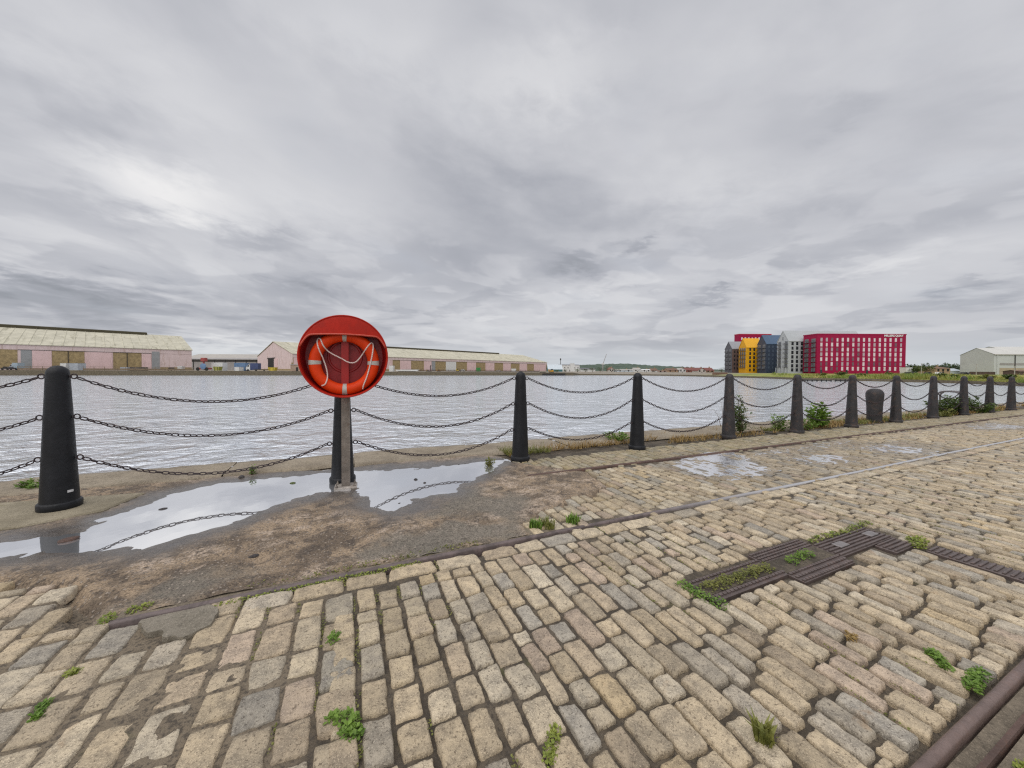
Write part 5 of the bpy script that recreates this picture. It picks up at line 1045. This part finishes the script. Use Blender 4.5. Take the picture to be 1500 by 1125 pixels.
def balconies(t, D, cols, zs_, m, gm, wide):
    me = [None, None]
    for z in zs_:
        for c in cols:
            for q in (0, 1):
                if me[q] is None:
                    b = MB()
                    if q == 0:
                        b.box(-1.1, -.003, -wide/2, wide/2, 0, .16); b.box(-1.1, -1.04, -wide/2, wide/2, .9, 1.0)
                        for k in range(7): y = -wide/2+.03+k*(wide-.06)/6; b.box(-1.09, -1.05, y-.03, y+.03, .16, .9)
                        b.box(-1.1, -.003, -wide/2, -wide/2+.05, .9, 1.); b.box(-1.1, -.003, wide/2-.05, wide/2, .9, 1.)
                        o = b.build('balcony', m, t)
                    else: b.box(-.06, -.003, -wide*.4, wide*.4, .16, 2.15); o = b.build('balcony_door', gm, t)
                    me[q] = o.data; o.location = (0, c, z)
                else: o = bpy.data.objects.new('balcony' if q == 0 else 'balcony_door', me[q]); COL.objects.link(o); o.parent = t; o.location = (0, c, z)
M_CRIM = mat('crimson_cladding', (.36, .005, .058), .55, .08, .12, 0, (.31, .004, .052), .3, 0, 60, .25); M_GOLD = mat('golden_cladding', (.80, .40, .006), .5, .06, .12); M_NAVY = mat('navy_cladding', (.045, .062, .10), .5, .1, .12); M_NAVYR = mat('navy_roof', (.07, .12, .20), .45, .1, .12); M_LG = mat('pale_grey_cladding', (.50, .52, .55), .6, .06, .12); M_LGR = mat('pale_grey_seam_roof', (.43, .45, .46), .5, .06, .12); M_SG = mat('slate_cladding', (.125, .125, .145), .6, .1, .12); M_SGR = mat('slate_grey_roof', (.30, .31, .34), .5, .08, .12); M_BRB = mat('brown_brick', (.13, .085, .075), .8, .12, .3)
M_GLASS = mat('window_pale', (.80, .70, .74), .25, .15, .8, 0, (.45, .36, .40), .3); M_GLD = mat('window_dark', (.03, .033, .04), .15, .3, .8, 0, (.12, .13, .15), .4); M_BALC = mat('balcony_dark', (.075, .07, .075), .5, .15, 1); M_DOORG = mat('balcony_glass', (.20, .21, .23), .2, .4, 1, 0, (.5, .5, .5), .4)
# crimson block
t_, D, L, e, r = block('large crimson apartment block with rows of white windows and rooftop lettering', 1176, 1196, 1326, 490, 490, 190, M_CRIM, M_CRIM, False)
sx_ = lambda x: mx(1196, x, 190)
wx = [sx_(1202.4+7.76*i) for i in range(16)]; wz = [hz(1260, y+2.7, 190)-.35 for y in (497.8, 505, 512.2, 519.3, 526.4, 533.4, 540.2)]
windows(t_, 100, M_GLASS, wx, wz, 1.05, 1.95, None, (mat('window_mid', (.52, .42, .47), .25, .2, .8), mat('window_dim', (.20, .10, .13), .3, .3, .8)))
fz = [hz(1186, y, 195)-.35 for y in (501, 508, 515, 522, 529, 536, 543)]
balconies(t_, D, [D*.25, D*.75], [z-.6 for z in fz], M_BALC, M_DOORG, D*.36)
cu = bpy.data.curves.new('lettering', 'FONT'); cu.body = 'MILLERS QUAY'; cu.size = 1.9; cu.extrude = .08; cu.offset = .035; tmp = bpy.data.objects.new('tmp', cu); COL.objects.link(tmp)
bpy.context.view_layer.update(); me_ = bpy.data.meshes.new_from_object(tmp.evaluated_get(bpy.context.evaluated_depsgraph_get())); bpy.data.objects.remove(tmp)
co = [v.co.copy() for v in me_.vertices]; x0_ = min(c.x for c in co); x1_ = max(c.x for c in co); z0_ = min(c.y for c in co); z1_ = max(c.y for c in co); Lw = mx(1293.8, 1321.8, 190); Hw = 1.32
zl = hz(1308, 493.9, 190)-.35
for v, c in zip(me_.vertices, co): v.co = (sx_(1293.8)+(c.x-x0_)/(x1_-x0_)*Lw, -.14-c.z, zl+(c.y-z0_)/(z1_-z0_)*Hw)
me_.materials.clear(); me_.materials.append(mat('white_letter', (.88, .85, .86), .5, .03, 1)); o_ = bpy.data.objects.new('sign_lettering', me_); COL.objects.link(o_); o_.parent = t_
for x in (1203, 1240, 1270, 1300): b_ = MB(); b_.box(sx_(x)-.5, sx_(x)+.5, -.06, -.003, .0, 2.0); b_.build('entrance_door', M_GLD, t_)
# pale grey block
t_, D, L, e, r = block('pale grey gabled apartment block between the navy and crimson ones', 1138, 1154.5, 1263, 485.2, 500.2, 200, M_LG, M_LGR)
s2_ = lambda x: mx(1154.5, x, 200)
windows(t_, 100, M_GLD, [s2_(x) for x in (1160.2, 1167, 1174)], [hz(1165, y+2.2, 200)-.35 for y in (503.5, 510, 516.5, 523, 529.5, 536, 542)], 1.25, 1.8, None)
balconies(t_, D, [D*.2, D*.78], [hz(1146, y+2.8, 204)-.35 for y in (503, 509.5, 516, 522.5, 529, 535.5)], M_BALC, M_DOORG, D*.3)
b_ = MB(); b_.box(-.05, -.003, D*.46, D*.54, e+1.0, e+2.8); b_.build('gable_window', M_DOORG, t_)
for c in (D*.06, D*.36, D*.64, D*.94): b_ = MB(); b_.box(-1.1, -.8, c-.15, c+.15, 0, 3.2); b_.build('column', M_LG, t_)
# navy block
t_, D, L, e, r = block('navy blue gabled apartment block right of the yellow one', 1109, 1122, 1152, 491.6, 504.3, 216, M_NAVY, M_NAVYR)
s3_ = lambda x: mx(1122, x, 216)
windows(t_, 100, mat('window_navy', (.10, .13, .18), .2, .3, 1), [s3_(x) for x in (1125.8, 1131.5, 1137)], [hz(1130, y+2, 216)-.35 for y in (508, 514, 520, 526, 532, 538)], 1.0, 1.7, None)
balconies(t_, D, [D*.25, D*.75], [hz(1115, y+2.8, 220)-.35 for y in (507.5, 513.5, 519.5, 525.5, 531.5, 537.5)], mat('balcony_navy', (.10, .115, .14), .5), M_DOORG, D*.36)
# yellow block
t_, D, L, e, r = block('bright yellow gabled apartment block left of the navy one', 1082, 1093, 1116, 496.3, 509.5, 226, M_GOLD, M_GOLD)
s4_ = lambda x: mx(1093, x, 226)
windows(t_, 100, M_GLD, [s4_(x) for x in (1098.4, 1104.2)], [hz(1100, y+2, 226)-.35 for y in (512, 518, 524, 530, 536, 542)], 1.1, 1.8, None)
balconies(t_, D, [D*.22, D*.5, D*.78], [hz(1087, y+2.8, 230)-.35 for y in (512, 518, 524, 530, 536)], mat('balcony_brown', (.16, .10, .04), .5), M_DOORG, D*.24)
# slate grey block
t_, D, L, e, r = block('slate grey gabled apartment block with brown brick side, leftmost of the group', 1061.5, 1072, 1096, 501, 511.3, 236, M_SG, M_SGR)
b_ = MB(); b_.box(0.0, L, -.04, -.003, 0, e-.3); b_.build('brick_face', M_BRB, t_)
balconies(t_, D, [D*.25, D*.72], [hz(1066, y+2.8, 240)-.35 for y in (514, 520, 526, 532, 538)], M_BALC, M_DOORG, D*.3)
s5_ = lambda x: mx(1072, x, 236)
windows(t_, 100, M_GLD, [s5_(1075.5), s5_(1080)], [hz(1075, y+2, 236)-.35 for y in (515, 521, 527, 533, 539)], .9, 1.6, None)
for c in list(t_.children):
    if c.name.startswith('window'): c.location.y -= .045
# crimson block behind
t_, D, L, e, r = block('red flat roofed apartment block showing above the yellow and slate ones', 1075, 1082, 1129, 490, 490, 262, M_CRIM, mat('red_roof_edge', (.55, .03, .06), .5), False)
windows(t_, 100, M_GLASS, [mx(1082, x, 262) for x in (1086, 1091, 1096, 1101, 1106, 1111, 1116, 1121)], [hz(1100, y+2, 262)-.35 for y in (496, 503, 510, 517)], 1.1, 1.9, None)
# ------------------------------------------------------------------ right bank: vegetation, shed, houses
def bank_pt(x, back):
    ys = (556.4, 558, 560.2, 562.2, 566, 571, 582); xx = (1166, 1255, 1350, 1420, 1500, 1580, 1700); P = onwater(x, np.interp(x, xx, ys)); n_ = P/np.linalg.norm(P); return P+n_*back
def bank_z(back): return float(np.interp(back, [0, 1.2, 7, 18, 45], [-.87, -.87, -.35, .05, .40]))
M_BG = [leaf_mat('bank_grass_a', (.21, .235, .045), (.36, .345, .09)), leaf_mat('bank_grass_b', (.13, .20, .035), (.24, .31, .06)), leaf_mat('bank_grass_c', (.42, .35, .12), (.52, .44, .17))]
mbs = [MB(), MB(), MB()]
for i in range(15000):
    x = random.uniform(1130, 1640); back = 1.0+random.random()**1.3*26
    if x < 1166 and random.random() < .6: continue
    P = bank_pt(max(1166, x), back) if x >= 1166 else onwater(x, np.interp(x, (1060, 1120, 1166), (552.5, 554.2, 556.4)))*(1+back/170.)
    d = float(fbm(P[0]*.13, P[1]*.13, 120, 3)); g = float(fbm(P[0]*.09, P[1]*.09, 121, 3)); h = random.uniform(.2, .9)*(.4+1.3*sstep(.4, .68, d)); k = 0 if g < .52 else (1 if g < .66 else 2)
    if random.random() < .2: k = random.randrange(3)
    a = random.uniform(0, 6.28); w_ = random.uniform(.08, .2); dx, dy = math.cos(a), math.sin(a); le = h*random.uniform(.1, .6); z = bank_z(back)-.05
    mbs[k].add([(P[0]-dy*w_, P[1]+dx*w_, z), (P[0]+dy*w_, P[1]-dx*w_, z), (P[0]+dx*le, P[1]+dy*le, z+h)], [(0, 1, 2)])
for k in range(3): struct(mbs[k].build('bank_grass', M_BG[k]), 'stuff')
# timber jetty remains below the crimson block
def jz(x, Z): p = at3(x, 545, Z); return p
t_ = frame('timber_jetty', 'dark broken timber jetty at the waterline below the crimson block', 'jetty', 1214, 108, WATER_Z); w_ = mx(1176, 1252, 108)/2
for k in range(12): x = -w_+k*2*w_/11; b_ = MB(); b_.tube([(x, 0, -1), (x+.05, 0, random.uniform(.35, .8))], .16, 6); b_.build('pile', M_DARK, t_)
b_ = MB(); b_.box(-w_, w_*.1, -.15, .15, .22, .45); b_.box(w_*.25, w_, -.15, .15, .2, .42); b_.build('waling', M_DARK, t_); b_ = MB(); b_.box(-w_*.9, -w_*.45, -.1, 1.6, .45, .6); b_.box(w_*.3, w_*.8, -.1, 1.6, .43, .57); b_.build('deck', M_PIPE, t_)
for x, yt, wd, Z, lab, m in ((1342, 538, 17, 175, 'rounded green tree left of the lamp post', M_TREE2), (1357, 537.5, 19, 178, 'rounded green tree right of the lamp post', M_TREE2), (1336, 535.5, 22, 300, 'far tree beside the crimson block', M_TREE), (1352, 532.5, 7, 310, 'dark pointed tree behind the lamp post', M_TREE), (1372, 535.2, 22, 300, 'dark far tree behind the brown house, left', M_TREE), (1388, 534, 20, 300, 'dark far tree behind the brown house, right', M_TREE), (1400, 534.5, 18, 290, 'dark tree touching the white gabled shed', M_TREE)):
    tree(lab, x, yt-1.6, 548, Z, wd*1.1, m, .3, 620, 'bank_tree', 'trees on the right bank', .15)
for i, (x, bk, h, r, lab) in enumerate(((1205, 12, 1.3, 1.6, 'yellow green bush below the left end of the crimson block'), (1232, 14, 1.9, 2.0, 'tallest bush on the bank below the crimson block'), (1262, 12, 1.3, 2.0, 'bush on the bank below the middle of the crimson block'), (1300, 15, 1.4, 2.2, 'bush on the bank below the right end of the crimson block'), (1382, 10, 1.3, 1.8, 'green bush on the bank below the brown house'), (1396, 9, 1.0, 1.5, 'green bush on the bank left of the white gabled shed'), (1445, 9, 1.0, 1.6, 'bush on the bank below the dark low container'), (1478, 8, 1.2, 1.7, 'bush on the bank near the right edge of the photo'))):
    P = bank_pt(x, bk); bush(lab, 'bush', float(P[0]), float(P[1]), h, r, 16, 26, .55, (M_OLIVE, M_LEAFD, M_TREE2)[i % 3], .3, 'bank_bush', 'bushes on the right bank', bank_z(bk))
# white gabled shed
M_WSH = mat('white_shed_cladding', (.56, .57, .56), .6, .06, .15, 0, (.46, .46, .45), .4); M_WSR = mat('white_shed_roof', (.60, .59, .55), .6, .05, .15)
Zs = 188; p = at3(1455.5, 545, Zs); t_ = thing('industrial_shed', 'big pale industrial shed with a gable end at far right', 'shed', (p[0], p[1], .35), RZ); D = Zs*((1455.5-750)/(1406-750)-1); L = mx(1455.5, 1640, Zs); e = hz(1455.5, 519, Zs)-.35; r = hz(1431, 510, Zs+D/2)-.35
b_ = MB(); b_.prismx([(0, 0), (0, e), (D/2, r), (D, e), (D, 0)], 0, L); b_.build('wall', M_WSH, t_)
b_ = MB(); b_.add([(-.2, -.3, e+.05), (L, -.3, e+.05), (L, D/2, r+.12), (-.2, D/2, r+.12), (-.2, D+.3, e+.05), (L, D+.3, e+.05)], [(0, 1, 2, 3), (3, 2, 5, 4)]); rf = b_.build('roof', M_WSR, t_)
sx6 = lambda x: mx(1455.5, x, Zs)
b_ = MB(); b_.box(sx6(1464), L, -.06, -.003, hz(1470, 535, Zs)-.35, hz(1470, 531.8, Zs)-.35); b_.build('grey_band', M_ASB, t_); b_ = MB(); b_.box(sx6(1464), L, -.08, -.003, 0, hz(1470, 539, Zs)-.35); b_.build('brick_base', mat('buff_brick', (.46, .38, .27), .85, .12, .4), t_)
b_ = MB(); b_.box(-.2, L, -.42, -.302, e-.35, e+.04); b_.build('gutter', M_ROOFG, t_); b_ = MB(); b_.box(sx6(1485.5), sx6(1486.5), -.25, -.083, 0, e-.4); b_.build('drainpipe', M_PIPE, t_)
b_ = MB(); b_.box(sx6(1459.5), sx6(1460.2), -.25, -.003, 0, e-.4); b_.build('drainpipe', M_WSH, t_)
t_ = frame('industrial_shed', 'taller grey roofed shed behind the pale shed at the right edge', 'shed', 1540, 215, .35); w_ = mx(1480, 1600, 215)/2; e2 = hz(1500, 515, 215)-.35; r2 = hz(1500, 508, 225)-.35
b_ = MB(); b_.prismx([(0, 0), (0, e2), (10, r2-.2), (20, e2), (20, 0)], -w_, w_); b_.build('wall', M_WSH, t_); b_ = MB(); b_.add([(-w_, -.4, e2), (w_, -.4, e2), (w_, 10, r2), (-w_, 10, r2), (-w_, 20.4, e2), (w_, 20.4, e2)], [(0, 1, 2, 3), (3, 2, 5, 4)]); b_.build('roof', M_WSR, t_); b_ = MB(); b_.box(-w_, w_, -.5, -.403, e2-.1, e2+.5); b_.build('gutter', M_PIPE, t_)
house('low white lean-to left of the pale industrial shed', 1393, 1409, 540, 543, 205, M_BWH, M_BWH, 8, .3, False, 'shed', 'lean_to', 0, None)
house('brown brick house between the trees and the pale shed', 1371, 1392, 537.5, 539.5, 200, M_TAN, M_BR, 9, .3, False, 'house', 'house', 3, None)
container('white trailer box beside the right end of the crimson block', 1327.5, 1336.5, 538, 176, M_WHITE, M_WHITE, 'trailer_box', 'trailer', .3)
for lab, x0, x1, yt, Z in (('dark car parked below the white trailer box', 1329, 1336.5, 546.5, 165), ('dark car right of the white trailer box', 1338, 1345, 546.5, 166), ('dark car parked left of the brown house', 1358, 1366, 546.5, 168), ('dark car parked by the gable of the pale shed', 1424, 1432, 545.2, 160), ('dark car parked left of the gable of the pale shed', 1412, 1419, 546, 162)): van(lab, x0, x1, yt, Z, mat('dark_car3', (.045, .045, .05), .35), box=False, z=.2, name='car')
container('long dark rusty container in front of the pale shed', 1433, 1458, 544.6, 158, mat('rusty_dark', (.13, .085, .07), .7), None, z=.2); house('small brown shed at the right edge of the photo', 1493, 1512, 542.5, 543.8, 150, M_BRB, M_BR, 5, .2, False, 'shed', 'brown_shed', 0, None)
van('white car in front of the brown house', 1374, 1381, 546, 166, M_WHITE, box=False, z=.2, name='car')
def lamp(label, x, yt, Z, group='street lamps on the right bank'):
    t = frame('street_lamp', label, 'street lamp', x, Z, .2, group); h = hz(x, yt, Z)-.2; b = MB(); b.tube([(0, 0, -.2), (0, 0, h)], [.12, .07], 6); b.build('pole', M_ROOFG, t); b = MB(); b.box(-.1, .7, -.15, .15, h, h+.16, .03); b.build('lamp_head', M_ROOFG, t)
lamp('pale lamp post between the two rounded trees', 1349.5, 533, 165); lamp('thin lamp post in front of the gable of the pale shed', 1430, 534, 150); lamp('dark lamp post in front of the long side of the pale shed', 1486.3, 537, 120)
